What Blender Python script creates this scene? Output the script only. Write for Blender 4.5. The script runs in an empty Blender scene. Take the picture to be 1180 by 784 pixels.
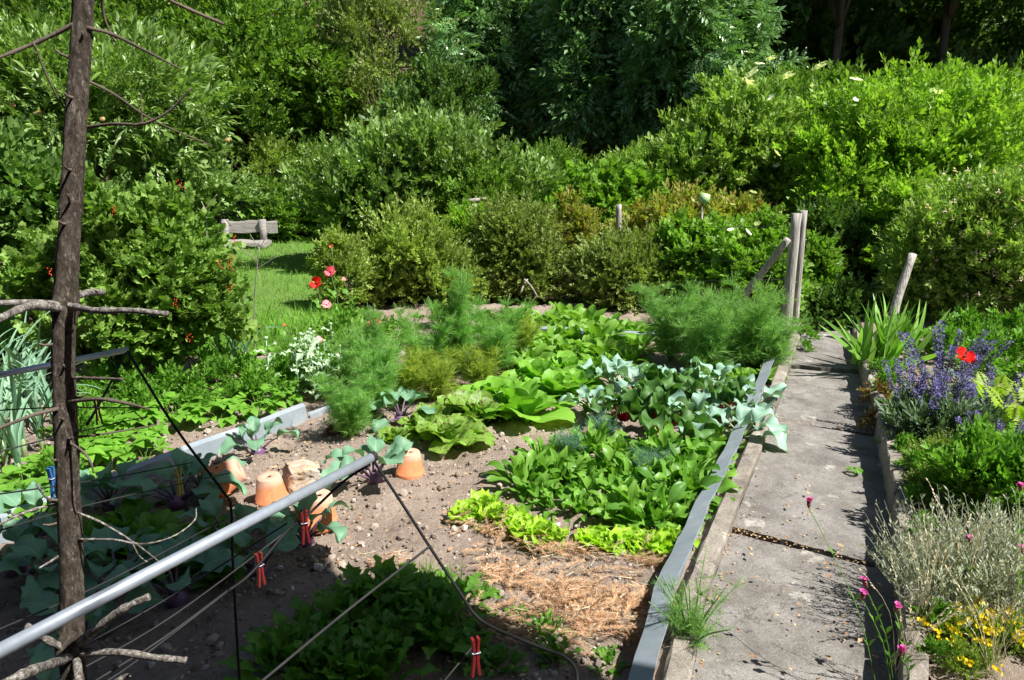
import bpy, math, random
import numpy as np
from math import radians, sin, cos, tan, atan, pi, sqrt
rng = np.random.default_rng(7); random.seed(7)
S = bpy.context.scene; C = S.collection
PW, PH, F = 1180.0, 784.0, 852.0
CAMH = 1.65; PITCH = radians(15.5)

# ---------------------------------------------------------------- camera rays
def ray(px, py):
    a = (px-PW/2)/F; b = (py-PH/2)/F
    return np.array([a, cos(PITCH)-b*sin(PITCH), -sin(PITCH)-b*cos(PITCH)])
def G(px, py, z=0.0):
    r = ray(px, py); k = (z-CAMH)/r[2]
    return np.array([0, 0, CAMH])+r*k
def P(px, py, Y):
    r = ray(px, py); return np.array([0, 0, CAMH])+r*(Y/r[1])
def pxm(Y, py=300):                                   # metres per photo pixel at distance Y
    r = ray(590, py); return (Y/r[1])/F

# ---------------------------------------------------------------- mesh buffers
class MB:
    def __init__(s): s.v=[]; s.q=[]; s.t=[]; s.uvq=[]; s.uvt=[]; s.n=0
    def add(s, v, quads=None, tris=None, uv=None):
        v = np.asarray(v, float).reshape(-1, 3)
        if quads is not None and len(quads):
            quads = np.asarray(quads, int); s.q.append(quads+s.n)
            s.uvq.append(uv[quads] if uv is not None else np.zeros((len(quads), 4, 2)))
        if tris is not None and len(tris):
            tris = np.asarray(tris, int); s.t.append(tris+s.n)
            s.uvt.append(uv[tris] if uv is not None else np.zeros((len(tris), 3, 2)))
        s.v.append(v); s.n += len(v)
    def inst(s, T, M, pos):                           # T = (v, quads, tris, uv); M (K,3,3) pos (K,3)
        v, q, t, uv = T
        K = len(pos)
        if K == 0: return
        W = np.einsum('kij,nj->kni', M, v)+pos[:, None, :]
        off = (np.arange(K)*len(v))
        Q = (q[None]+off[:, None, None]).reshape(-1, 4) if q is not None and len(q) else None
        Tt = (t[None]+off[:, None, None]).reshape(-1, 3) if t is not None and len(t) else None
        s.add(W.reshape(-1, 3), Q, Tt, np.tile(uv, (K, 1)) if uv is not None else None)
    def template(s):
        v = np.concatenate(s.v)
        q = np.concatenate(s.q) if s.q else np.zeros((0, 4), int)
        t = np.concatenate(s.t) if s.t else np.zeros((0, 3), int)
        uv = np.zeros((len(v), 2))
        if s.q: uv[q.reshape(-1)] = np.concatenate(s.uvq).reshape(-1, 2)
        if s.t: uv[t.reshape(-1)] = np.concatenate(s.uvt).reshape(-1, 2)
        return v, q, t, uv
    def mesh(s, name, mat, smooth=True):
        me = bpy.data.meshes.new(name)
        v = np.concatenate(s.v)
        q = np.concatenate(s.q) if s.q else np.zeros((0, 4), int)
        t = np.concatenate(s.t) if s.t else np.zeros((0, 3), int)
        me.vertices.add(len(v)); me.vertices.foreach_set('co', v.astype(np.float32).ravel())
        nl = len(q)*4+len(t)*3
        me.loops.add(nl); me.loops.foreach_set('vertex_index', np.concatenate([q.ravel(), t.ravel()]).astype(np.int32))
        me.polygons.add(len(q)+len(t))
        st = np.concatenate([np.arange(len(q))*4, len(q)*4+np.arange(len(t))*3]).astype(np.int32)
        me.polygons.foreach_set('loop_start', st)
        me.update(calc_edges=True)
        uvl = me.uv_layers.new(name='UVMap')
        U = np.concatenate([np.concatenate(s.uvq).reshape(-1, 2) if s.uvq else np.zeros((0, 2)),
                            np.concatenate(s.uvt).reshape(-1, 2) if s.uvt else np.zeros((0, 2))])
        uvl.data.foreach_set('uv', U.astype(np.float32).ravel())
        me.polygons.foreach_set('use_smooth', np.full(len(me.polygons), smooth))
        me.materials.append(mat)
        return me

def norm(a): return a/np.maximum(np.linalg.norm(a, axis=-1, keepdims=True), 1e-9)
def frames(d, roll=0.5, scale=1.0, up=None):
    d = norm(np.asarray(d, float)); K = len(d)
    ref = np.tile([0, 0, 1.0], (K, 1)) if up is None else up
    ref = ref+rng.normal(0, .05, (K, 3))
    x = norm(np.cross(d, ref)); z = np.cross(x, d)
    a = rng.uniform(-roll, roll, K)[:, None]
    x2 = x*np.cos(a)+z*np.sin(a); z2 = np.cross(x2, d)
    M = np.stack([x2, d, z2], axis=2)
    sc = np.asarray(scale).reshape(-1, 1, 1) if np.ndim(scale) else scale
    return M*sc
def Rz(a): return np.array([[cos(a), -sin(a), 0], [sin(a), cos(a), 0], [0, 0, 1]])
def Rx(a): return np.array([[1, 0, 0], [0, cos(a), -sin(a)], [0, sin(a), cos(a)]])
def Ry(a): return np.array([[cos(a), 0, sin(a)], [0, 1, 0], [-sin(a), 0, cos(a)]])

def tube(mb, pts, rad, sides=6, cap=True):
    pts = np.asarray(pts, float); n = len(pts)
    rad = np.broadcast_to(np.asarray(rad, float), (n,)) if np.ndim(rad) == 0 or len(np.atleast_1d(rad)) == n else np.linspace(rad[0], rad[-1], n)
    tg = norm(np.gradient(pts, axis=0))
    ref = np.array([0, 0, 1.0]) if abs(tg[0][2]) < .9 else np.array([1.0, 0, 0])
    x = norm(np.cross(tg[0], ref)); ring = []
    ang = np.linspace(0, 2*pi, sides, endpoint=False)
    for i in range(n):
        x = norm(x-tg[i]*np.dot(x, tg[i])); y = np.cross(tg[i], x)
        ring.append(pts[i]+rad[i]*(np.cos(ang)[:, None]*x+np.sin(ang)[:, None]*y))
    v = np.concatenate(ring); q = []
    for i in range(n-1):
        for j in range(sides):
            k = (j+1) % sides
            q.append((i*sides+j, i*sides+k, (i+1)*sides+k, (i+1)*sides+j))
    t = []
    if cap:
        v = np.concatenate([v, pts[:1], pts[-1:]])
        for j in range(sides):
            k = (j+1) % sides
            t.append((n*sides, k, j)); t.append((n*sides+1, (n-1)*sides+j, (n-1)*sides+k))
    mb.add(v, q, t)
def box(mb, c, s, R=None):
    c = np.asarray(c, float); s = np.asarray(s, float)/2
    v = np.array([(x, y, z) for x in (-1, 1) for y in (-1, 1) for z in (-1, 1)], float)*s
    if R is not None: v = v@np.asarray(R).T
    mb.add(v+c, [(0, 1, 3, 2), (4, 6, 7, 5), (0, 4, 5, 1), (2, 3, 7, 6), (0, 2, 6, 4), (1, 5, 7, 3)])
def spline(pts, n=16):                                # Catmull-Rom
    p = np.asarray(pts, float); p = np.vstack([2*p[0]-p[1], p, 2*p[-1]-p[-2]]); out = []
    m = len(p)-3
    for k in range(n):
        u = k/(n-1)*m; i = min(int(u), m-1); f = u-i
        a, b, c, d = p[i:i+4]
        out.append(.5*((2*b)+(c-a)*f+(2*a-5*b+4*c-d)*f*f+(3*b-a-3*c+d)*f**3))
    return np.array(out)

# ---------------------------------------------------------------- materials
MAT = {}
class NT:
    def __init__(s, name):
        s.m = bpy.data.materials.new(name); s.m.use_nodes = True; s.t = s.m.node_tree
        s.b = s.t.nodes['Principled BSDF']; s.out = s.t.nodes['Material Output']; MAT[name] = s.m
    def n(s, typ, **kw):
        o = s.t.nodes.new(typ)
        for k, v in kw.items(): setattr(o, k, v)
        return o
    def l(s, a, b): s.t.links.new(a, b)
    def noise(s, scale, detail=4, rough=.6, vec=None):
        o = s.n('ShaderNodeTexNoise'); o.inputs['Scale'].default_value = scale
        o.inputs['Detail'].default_value = detail; o.inputs['Roughness'].default_value = rough
        if vec is not None: s.l(vec, o.inputs['Vector'])
        return o
    def ramp(s, fac, stops):
        o = s.n('ShaderNodeValToRGB'); e = o.color_ramp.elements
        while len(e) < len(stops): e.new(.5)
        for el, (p, c) in zip(e, stops): el.position = p; el.color = (*c, 1) if len(c) == 3 else c
        s.l(fac, o.inputs['Fac']); return o
    def mix(s, fac, a, b, typ='MIX'):
        o = s.n('ShaderNodeMix', data_type='RGBA', blend_type=typ)
        for i, x in ((0, fac), (6, a), (7, b)):
            if hasattr(x, 'links') or hasattr(x, 'is_output'): s.l(x, o.inputs[i])
            else: o.inputs[i].default_value = x if i == 0 else ((*x, 1) if len(x) == 3 else x)
        return o.outputs[2]
    def math(s, op, a, b=None, clamp=False):
        o = s.n('ShaderNodeMath', operation=op, use_clamp=clamp)
        for i, x in ((0, a), (1, b)):
            if x is None: continue
            if hasattr(x, 'is_output'): s.l(x, o.inputs[i])
            else: o.inputs[i].default_value = x
        return o.outputs[0]
    def bump(s, h, strength=.5, dist=.01):
        o = s.n('ShaderNodeBump'); o.inputs['Strength'].default_value = strength; o.inputs['Distance'].default_value = dist
        s.l(h, o.inputs['Height']); s.l(o.outputs[0], s.b.inputs['Normal'])
    def obj(s): return s.n('ShaderNodeTexCoord').outputs['Object']

def leafmat(name, cols, trans=.35, rough=.5, vein=None, spec=.35, spots=None):
    m = NT(name); geo = m.n('ShaderNodeNewGeometry')
    k = len(cols)
    r = m.ramp(geo.outputs['Random Per Island'], [(i/max(1, k-1), c) for i, c in enumerate(cols)])
    nz = m.noise(2.5, 2, vec=m.obj())
    f = m.math('MULTIPLY_ADD', nz.outputs[0], 1.3); m.t.nodes[-1].inputs[2].default_value = .50
    col = m.mix(1.0, r.outputs[0], f, 'MULTIPLY')
    bz = m.noise(38, 3, vec=m.obj()); br_ = m.ramp(bz.outputs[0], [(.66, (0, 0, 0)), (.74, (.55, .55, .55))])
    col = m.mix(br_.outputs[0], col, tuple(min(1, x*1.5+.05*(i == 0)+.02) for i, x in enumerate(cols[-1])))
    if spots:
        nz2 = m.noise(60, 3, vec=m.obj()); rr = m.ramp(nz2.outputs[0], [(.52, (0, 0, 0)), (.62, (1, 1, 1))])
        col = m.mix(rr.outputs[0], col, spots)
    if vein:
        uv = m.n('ShaderNodeUVMap'); sp = m.n('ShaderNodeSeparateXYZ'); m.l(uv.outputs[0], sp.inputs[0])
        a = m.math('ABSOLUTE', sp.outputs[0])
        mid = m.math('LESS_THAN', a, .05)
        w = m.math('FRACT', m.math('SUBTRACT', m.math('MULTIPLY', sp.outputs[1], 7.0), m.math('MULTIPLY', a, 2.2)))
        lat = m.math('MULTIPLY', m.math('LESS_THAN', w, .1), .6)
        vv = m.math('MULTIPLY', m.math('MAXIMUM', mid, lat), .75)
        col = m.mix(vv, col, vein)
        m.bump(m.math('MULTIPLY', vv, -1.0), .4, .004)
    m.l(col, m.b.inputs['Base Color'])
    m.b.inputs['Roughness'].default_value = rough
    m.b.inputs['Specular IOR Level'].default_value = spec
    tr = m.n('ShaderNodeBsdfTranslucent'); tc = m.mix(1.0, col, (1.15, 1.3, .5), 'MULTIPLY'); m.l(tc, tr.inputs[0])
    mx = m.n('ShaderNodeMixShader'); mx.inputs[0].default_value = trans
    m.l(m.b.outputs[0], mx.inputs[1]); m.l(tr.outputs[0], mx.inputs[2]); m.l(mx.outputs[0], m.out.inputs[0])
    return m.m
def plain(name, col, rough=.6, metal=0, var=.25, scale=30, bump=0, bd=.003, col2=None, stretch=None):
    m = NT(name); vec = m.obj()
    if stretch:
        mp = m.n('ShaderNodeMapping'); mp.inputs['Scale'].default_value = stretch; m.l(vec, mp.inputs[0]); vec = mp.outputs[0]
    nz = m.noise(scale, 6, vec=vec)
    lo = tuple(c*(1-var) for c in col) if col2 is None else col2
    hi = tuple(min(1, c*(1+var)) for c in col)
    r = m.ramp(nz.outputs[0], [(.3, lo), (.7, hi)])
    m.l(r.outputs[0], m.b.inputs['Base Color']); m.b.inputs['Roughness'].default_value = rough; m.b.inputs['Metallic'].default_value = metal
    if bump: m.bump(nz.outputs[0], bump, bd)
    return m.m

L = leafmat
L('leaf_apple', [(.10, .18, .03), (.16, .27, .05), (.30, .42, .16)], .32, .36, spec=.6)
L('leaf_currant', [(.10, .19, .03), (.17, .29, .05), (.26, .40, .09)], .32, .5)
L('leaf_broad', [(.08, .16, .035), (.15, .26, .06), (.20, .33, .09)], .3, .45)
L('leaf_mid', [(.085, .17, .022), (.14, .25, .035), (.20, .33, .055)], .35, .4)
L('leaf_ash', [(.08, .16, .045), (.12, .24, .07), (.20, .36, .15)], .3, .3, spec=.7)
L('leaf_dark', [(.05, .11, .022), (.09, .17, .035), (.13, .22, .06)], .3, .45)
L('leaf_olive', [(.17, .25, .04), (.26, .36, .07), (.38, .46, .14)], .35, .45)
L('leaf_olive_dark', [(.15, .21, .045), (.22, .29, .07), (.32, .38, .13)], .32, .45)
L('leaf_bright', [(.15, .28, .025), (.21, .36, .04), (.29, .44, .07)], .45, .45)
L('leaf_yellowish', [(.16, .24, .035), (.26, .32, .05), (.36, .36, .07), (.26, .15, .07)], .38, .5)
L('leaf_rose', [(.15, .26, .04), (.23, .36, .07), (.33, .45, .13)], .35, .45)
L('leaf_raspberry', [(.14, .27, .03), (.21, .37, .055)], .4, .5)
L('lettuce', [(.16, .36, .035), (.22, .45, .05)], .4, .45, vein=(.35, .55, .14))
L('speckled_lettuce', [(.17, .33, .04), (.24, .40, .07)], .4, .45, vein=(.35, .5, .14), spots=(.14, .10, .045))
L('lollo', [(.30, .52, .03), (.42, .62, .06), (.30, .42, .06)], .45, .45)
L('spinach', [(.08, .21, .02), (.13, .30, .03), (.19, .38, .05)], .35, .4, vein=(.2, .42, .08))
L('young_greens', [(.13, .28, .03), (.20, .38, .05)], .38, .45, vein=(.25, .45, .1))
L('kohlrabi_leaf', [(.11, .24, .15), (.15, .30, .18)], .22, .5, vein=(.30, .42, .27))
L('cabbage_leaf', [(.20, .36, .27), (.26, .43, .33)], .2, .45, vein=(.5, .6, .45))
L('chard_leaf', [(.05, .13, .03), (.08, .19, .04)], .3, .5, vein=(.16, .24, .07), spec=.35)
L('mustard', [(.08, .21, .025), (.13, .30, .035)], .4, .4, vein=(.16, .36, .08))
L('fennel_leaf', [(.13, .28, .07), (.19, .37, .09), (.26, .45, .13)], .45, .5)
L('dill', [(.14, .31, .07), (.20, .40, .10), (.28, .48, .13)], .5, .5)
L('dill_yellow', [(.22, .30, .03), (.30, .38, .05)], .4, .5)
L('dill_blue', [(.10, .22, .15), (.15, .28, .19)], .3, .5)
L('leek', [(.13, .26, .17), (.19, .34, .22), (.26, .40, .24)], .2, .45)
L('grass', [(.12, .28, .03), (.18, .38, .045), (.25, .42, .08)], .45, .5)
L('iris', [(.14, .32, .04), (.21, .42, .07), (.28, .46, .12)], .35, .4)
L('strawberry', [(.13, .31, .03), (.19, .40, .05)], .4, .45)
L('sage_leaf', [(.10, .17, .09), (.15, .22, .13)], .25, .6)
L('grey_leaf', [(.24, .29, .19), (.34, .37, .27), (.40, .40, .30)], .2, .7)
L('herb', [(.10, .24, .025), (.16, .33, .045)], .38, .45)
L('thyme', [(.14, .25, .04), (.22, .33, .06), (.30, .34, .10)], .35, .5)
L('fern', [(.26, .42, .03), (.34, .48, .05)], .45, .5)
L('pale_poppy_leaf', [(.34, .48, .30), (.46, .58, .42)], .25, .6)
L('red_leaf', [(.20, .06, .03), (.12, .16, .03), (.3, .12, .04)], .3, .5)
L('brown_leaf', [(.09, .03, .025), (.14, .05, .03)], .3, .5)
L('purple_flower', [(.08, .07, .22), (.13, .11, .32), (.06, .05, .15)], .25, .6)
L('white_flower', [(.75, .75, .6), (.85, .85, .75)], .3, .6)
L('pink_flower', [(.75, .45, .5), (.8, .65, .65)], .35, .6)
L('red_petal', [(.72, .015, .012), (.8, .03, .02)], .35, .5)
L('rosy_petal', [(.8, .10, .17), (.85, .2, .26)], .4, .5)
L('pale_pink_petal', [(.85, .35, .42), (.85, .5, .55)], .4, .5)
L('magenta_petal', [(.45, .04, .26), (.65, .12, .42)], .35, .5)
L('orange_petal', [(.7, .12, .04), (.75, .25, .12)], .35, .5)
L('yellow_petal', [(.75, .55, .01), (.8, .62, .03)], .3, .5)
L('dry_needles', [(.42, .21, .10), (.52, .33, .19), (.48, .41, .30), (.46, .25, .13), (.30, .17, .10)], .15, .8)
L('dry_straw', [(.5, .42, .27), (.6, .54, .38)], .15, .8)
L('dry_leaf', [(.32, .16, .07), (.5, .36, .2), (.25, .13, .07)], .15, .8)
L('red_stalk', [(.55, .01, .03), (.65, .02, .05)], .2, .3)
plain('green_stalk', (.16, .28, .07), .5); plain('pale_stalk', (.35, .45, .22), .5); plain('purple_stalk', (.15, .10, .15), .5)
plain('kohlrabi_skin', (.16, .08, .17), .4, var=.35, scale=20)
plain('berry_red', (.6, .03, .01), .25); plain('apple_skin', (.42, .14, .08), .4, col2=(.25, .33, .08), scale=14)
plain('flower_centre', (.03, .035, .02), .6); plain('calyx', (.18, .06, .05), .6)
plain('bark', (.11, .085, .065), .9, var=.5, scale=12, bump=.8, bd=.02, stretch=(1, 1, .2))
plain('grey_wood', (.36, .34, .31), .9, var=.6, scale=22, bump=.8, bd=.008, stretch=(4, 4, .2), col2=(.13, .115, .10))
plain('bench_wood', (.27, .25, .23), .85, var=.35, scale=14, bump=.5, bd=.006, stretch=(.3, 3, 3))
plain('twig', (.25, .22, .19), .9, var=.3); plain('pale_twig', (.38, .34, .29), .9, var=.4)
m = NT('larch_bark'); vec = m.obj()
mp = m.n('ShaderNodeMapping'); mp.inputs['Scale'].default_value = (1, 1, .4); m.l(vec, mp.inputs[0])
a = m.noise(150, 8, .75, mp.outputs[0]); b = m.noise(22, 5, .7, vec); vo = m.n('ShaderNodeTexVoronoi', feature='DISTANCE_TO_EDGE'); vo.inputs['Scale'].default_value = 150; m.l(m.mix(.03, mp.outputs[0], a.outputs['Color']), vo.inputs['Vector'])
r = m.ramp(a.outputs[0], [(.34, (.05, .038, .03)), (.48, (.15, .12, .095)), (.64, (.32, .28, .235))])
cr = m.ramp(vo.outputs['Distance'], [(0, (.5, .5, .5)), (.08, (1, 1, 1))]); col = m.mix(.8, r.outputs[0], cr.outputs[0], 'MULTIPLY')
bb = m.ramp(b.outputs[0], [(.4, (0, 0, 0)), (.65, (.6, .6, .6))]); col = m.mix(bb.outputs[0], col, (.085, .068, .053))
m.l(col, m.b.inputs['Base Color']); m.b.inputs['Roughness'].default_value = .95; m.b.inputs['Specular IOR Level'].default_value = .15
h = m.math('ADD', a.outputs[0], m.math('MULTIPLY', m.math('MINIMUM', vo.outputs['Distance'], .2), 3.0)); m.bump(h, 1.0, .004)
m = NT('lichen_bark'); a = m.noise(160, 5, .7, m.obj())
r = m.ramp(a.outputs[0], [(.38, (.06, .048, .04)), (.52, (.20, .18, .16)), (.64, (.40, .39, .36))]); m.l(r.outputs[0], m.b.inputs['Base Color'])
m.b.inputs['Roughness'].default_value = .95; m.bump(a.outputs[0], 1.0, .004)
plain('tube_metal', (.40, .45, .52), .38, .5, var=.12, scale=60)
plain('black_wire', (.012, .012, .013), .6); MAT['black_wire'].node_tree.nodes['Principled BSDF'].inputs['Specular IOR Level'].default_value = .15; plain('grey_wire', (.03, .03, .03), .7); MAT['grey_wire'].node_tree.nodes['Principled BSDF'].inputs['Specular IOR Level'].default_value = .15
plain('peg_red', (.17, .012, .012), .5); plain('peg_yellow', (.24, .22, .02), .5); plain('peg_blue', (.03, .13, .35), .4)
m = NT('zinc'); vec = m.obj(); a = m.noise(6, 6, .7, vec); b = m.noise(90, 3, .6, vec)
dn = m.noise(17, 6, .8, vec); r = m.ramp(a.outputs[0], [(.35, (.20, .25, .29)), (.55, (.26, .31, .355)), (.72, (.36, .40, .43))])
col = m.mix(m.math('MULTIPLY', b.outputs[0], .35), r.outputs[0], (.33, .35, .36)); col = m.mix(m.ramp(dn.outputs[0], [(.55, (0, 0, 0)), (.68, (.6, .6, .6))]).outputs[0], col, (.24, .215, .18)); m.l(col, m.b.inputs['Base Color'])
m.b.inputs['Metallic'].default_value = .1; m.b.inputs['Roughness'].default_value = .5; m.bump(b.outputs[0], .15, .002)
m = NT('terracotta'); vec = m.obj(); a = m.noise(25, 5, .6, vec); sp = m.n('ShaderNodeSeparateXYZ'); m.l(vec, sp.inputs[0])
r = m.ramp(a.outputs[0], [(.3, (.50, .155, .06)), (.7, (.62, .235, .10))])
z = m.math('ADD', sp.outputs[2], m.math('MULTIPLY', m.noise(18, 3, .6, vec).outputs[0], .05))
zz = m.ramp(z, [(.115, (0, 0, 0)), (.145, (.6, .6, .6))])
col = m.mix(zz.outputs[0], r.outputs[0], (.62, .45, .36)); m.l(col, m.b.inputs['Base Color']); m.b.inputs['Roughness'].default_value = .85
m.bump(a.outputs[0], .2, .002)
m = NT('limestone'); vec = m.obj(); a = m.noise(9, 6, .7, vec); b = m.noise(45, 5, .7, vec)
r = m.ramp(a.outputs[0], [(.35, (.36, .24, .15)), (.5, (.46, .35, .25)), (.62, (.52, .48, .44))]); m.l(r.outputs[0], m.b.inputs['Base Color'])
m.b.inputs['Roughness'].default_value = .95; m.bump(b.outputs[0], .8, .01)
plain('stone_grey', (.40, .38, .35), .95, var=.3, scale=20, bump=.6, bd=.01)
plain('pebble', (.42, .38, .34), .9, var=.45, scale=3)
plain('house_wall', (.16, .12, .09), .8, var=.3, scale=8, stretch=(1, 1, .1)); plain('house_roof', (.22, .10, .07), .8); plain('window_glass', (.03, .035, .04), .1)  # surfaces of the added skylight blocker behind the viewer
plain('cup_green', (.38, .55, .25), .5)
# soil
def soil(name, lo, mid, hi, sc=1.0):
    m = NT(name); vec = m.obj()
    a = m.noise(3.2*sc, 6, .65, vec); b = m.noise(55*sc, 8, .75, vec); c = m.noise(170, 4, .7, vec)
    f = m.math('ADD', m.math('MULTIPLY', a.outputs[0], .45), m.math('MULTIPLY', b.outputs[0], .55))
    r = m.ramp(f, [(.36, lo), (.5, mid), (.66, hi)])
    sp = m.ramp(c.outputs[0], [(.66, (0, 0, 0)), (.72, (1, 1, 1))])
    col = m.mix(m.math('MULTIPLY', sp.outputs[0], .45), r.outputs[0], (.52, .46, .38))
    m.l(col, m.b.inputs['Base Color']); m.b.inputs['Roughness'].default_value = .97; m.b.inputs['Specular IOR Level'].default_value = .1
    m.bump(m.math('ADD', b.outputs[0], m.math('MULTIPLY', c.outputs[0], .35)), 1.0, .02)
soil('soil', (.20, .152, .118), (.355, .282, .228), (.47, .392, .33))
soil('forest_floor', (.05, .036, .024), (.10, .07, .045), (.17, .13, .08), .7)
m = NT('clod'); geo = m.n('ShaderNodeNewGeometry'); r = m.ramp(geo.outputs['Random Per Island'], [(0, (.19, .15, .12)), (.75, (.36, .30, .25)), (.9, (.42, .36, .31)), (1, (.65, .6, .55))])
m.l(r.outputs[0], m.b.inputs['Base Color']); m.b.inputs['Roughness'].default_value = .97
m = NT('lawn_soil'); a = m.noise(20, 5, .6, m.obj()); r = m.ramp(a.outputs[0], [(.3, (.07, .13, .02)), (.7, (.13, .22, .04))]); m.l(r.outputs[0], m.b.inputs['Base Color']); m.b.inputs['Roughness'].default_value = 1
# concrete
def concrete(name, lo, mid, hi, lichen=.55, moss=True):
    m = NT(name); vec = m.obj()
    a = m.noise(1.6, 6, .7, vec); b = m.noise(80, 6, .8, vec); c = m.noise(260, 3, .7, vec)
    f = m.math('ADD', m.math('MULTIPLY', a.outputs[0], .5), m.math('MULTIPLY', b.outputs[0], .5))
    r = m.ramp(f, [(.38, lo), (.5, mid), (.62, hi)])
    gr = m.ramp(c.outputs[0], [(.32, (.35, .34, .33)), (.52, (1, 1, 1)), (.7, (1.3, 1.28, 1.24))])
    col = m.mix(.8, r.outputs[0], gr.outputs[0], 'MULTIPLY')
    v = m.n('ShaderNodeTexVoronoi'); v.inputs['Scale'].default_value = 7.5
    nv = m.noise(22, 3, .6, vec); vm = m.mix(.06, vec, nv.outputs['Color']); m.l(vm, v.inputs['Vector'])
    sel = m.n('ShaderNodeSeparateColor'); m.l(v.outputs['Color'], sel.inputs[0])
    patch = m.math('MULTIPLY', m.math('LESS_THAN', v.outputs['Distance'], .34), m.math('GREATER_THAN', sel.outputs[0], .66))
    brk = m.ramp(nv.outputs[0], [(.42, (0, 0, 0)), (.6, (1, 1, 1))])
    col = m.mix(m.math('MULTIPLY', m.math('MULTIPLY', patch, brk.outputs[0]), lichen), col, (.56, .54, .47))
    if moss:
        d = m.noise(3.1, 4, .7, vec); dr = m.ramp(d.outputs[0], [(.56, (0, 0, 0)), (.72, (.65, .65, .65))])
        col = m.mix(dr.outputs[0], col, (.16, .145, .12))
    vc = m.n('ShaderNodeTexVoronoi', feature='DISTANCE_TO_EDGE'); vc.inputs['Scale'].default_value = 1.3; m.l(m.mix(.12, vec, nv.outputs['Color']), vc.inputs['Vector'])
    ck = m.ramp(vc.outputs['Distance'], [(.0, (.75, .75, .75)), (.008, (0, 0, 0))]); ckm = m.math('MULTIPLY', ck.outputs[0], m.ramp(a.outputs[0], [(.5, (0, 0, 0)), (.58, (1, 1, 1))]).outputs[0]); col = m.mix(ckm, col, (.07, .065, .06))
    st_ = m.noise(5.5, 5, .75, vec); sr = m.ramp(st_.outputs[0], [(.38, (.62, .60, .58)), (.6, (1.08, 1.08, 1.08))]); col = m.mix(.8, col, sr.outputs[0], 'MULTIPLY')
    m.l(col, m.b.inputs['Base Color']); m.b.inputs['Roughness'].default_value = .95; m.b.inputs['Specular IOR Level'].default_value = .15
    m.bump(m.math('ADD', b.outputs[0], c.outputs[0]), .8, .005)
concrete('path_concrete', (.17, .16, .148), (.26, .246, .228), (.34, .322, .298))
concrete('kerb_concrete', (.17, .15, .125), (.30, .27, .23), (.42, .38, .33))

# ---------------------------------------------------------------- scene graph helpers
def link(o, parent=None):
    C.objects.link(o)
    if parent is not None: o.parent = parent
    return o
def make(name, label, cat, loc, meshes, rz=0, sc=1, group=None, kind=None, tilt=(0, 0)):
    """meshes: [(part_name, mesh, [(sub, mesh)...])]; a single entry named None is the thing itself"""
    if len(meshes) == 1 and meshes[0][0] is None: o = bpy.data.objects.new(name, meshes[0][1])
    else: o = bpy.data.objects.new(name, None); o.empty_display_size = .1
    link(o); o.location = tuple(loc); o.rotation_euler = (tilt[0], tilt[1], rz)
    o.scale = (sc, sc, sc) if np.ndim(sc) == 0 else sc
    o['label'] = label; o['category'] = cat
    if group: o['group'] = group
    if kind: o['kind'] = kind
    if meshes[0][0] is not None:
        for e in meshes:
            p = link(bpy.data.objects.new(e[0], e[1]), o)
            for s_ in (e[2] if len(e) > 2 else []): link(bpy.data.objects.new(s_[0], s_[1]), p)
    return o
def structure(name, me, loc=(0, 0, 0), label=None):
    o = link(bpy.data.objects.new(name, me)); o['kind'] = 'structure'; o.location = loc
    o['label'] = label or name; return o
def stuff(name, label, me, cat):
    o = link(bpy.data.objects.new(name, me)); o['kind'] = 'stuff'; o['label'] = label; o['category'] = cat; return o

# ---------------------------------------------------------------- leaf templates
def T_(v, q=None, t=None):
    v = np.asarray(v, float)
    uv = np.stack([v[:, 0]*0, v[:, 1]], 1)
    return v, (np.asarray(q, int) if q else np.zeros((0, 4), int)), (np.asarray(t, int) if t else np.zeros((0, 3), int)), uv
def t_simple(w=.25, f=.08, d=.12):                    # folded, drooping, two halves
    return T_([(0, 0, 0), (-w, .4, f), (0, .45, 0), (w, .4, f), (-w*.7, .72, f-d*.4), (0, .75, -d*.4), (w*.7, .72, f-d*.4), (0, 1, -d)],
              [(1, 2, 5, 4), (2, 3, 6, 5)], [(0, 2, 1), (0, 3, 2), (4, 5, 7), (5, 6, 7)])
def t_low(w=.28, f=.07, d=.08): return T_([(0, 0, 0), (-w, .5, f), (w, .5, f), (0, 1, -d), (0, .5, 0)], None, [(0, 4, 1), (0, 2, 4), (1, 4, 3), (4, 2, 3)])
def t_tri(w=.04): return T_([(-w, 0, 0), (w, 0, 0), (0, 1, 0)], None, [(0, 1, 2)])
def t_lobed():                                        # five-lobed currant / maple leaf
    o = [(0, .0), (.22, -.08), (.32, .12), (.52, .18), (.42, .38), (.56, .62), (.34, .60), (.22, .74), (.0, 1.0)]
    pts = [(x, y) for x, y in o]+[(-x, y) for x, y in o[-2:0:-1]]
    v = [(0, .35, -.03)]+[(x, y, .10*abs(x)+.04*sin(7*x+5*y)-.12*y*y) for x, y in pts]
    n = len(pts); return T_(v, None, [(0, 1+i, 1+(i+1) % n) for i in range(n)])
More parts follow.
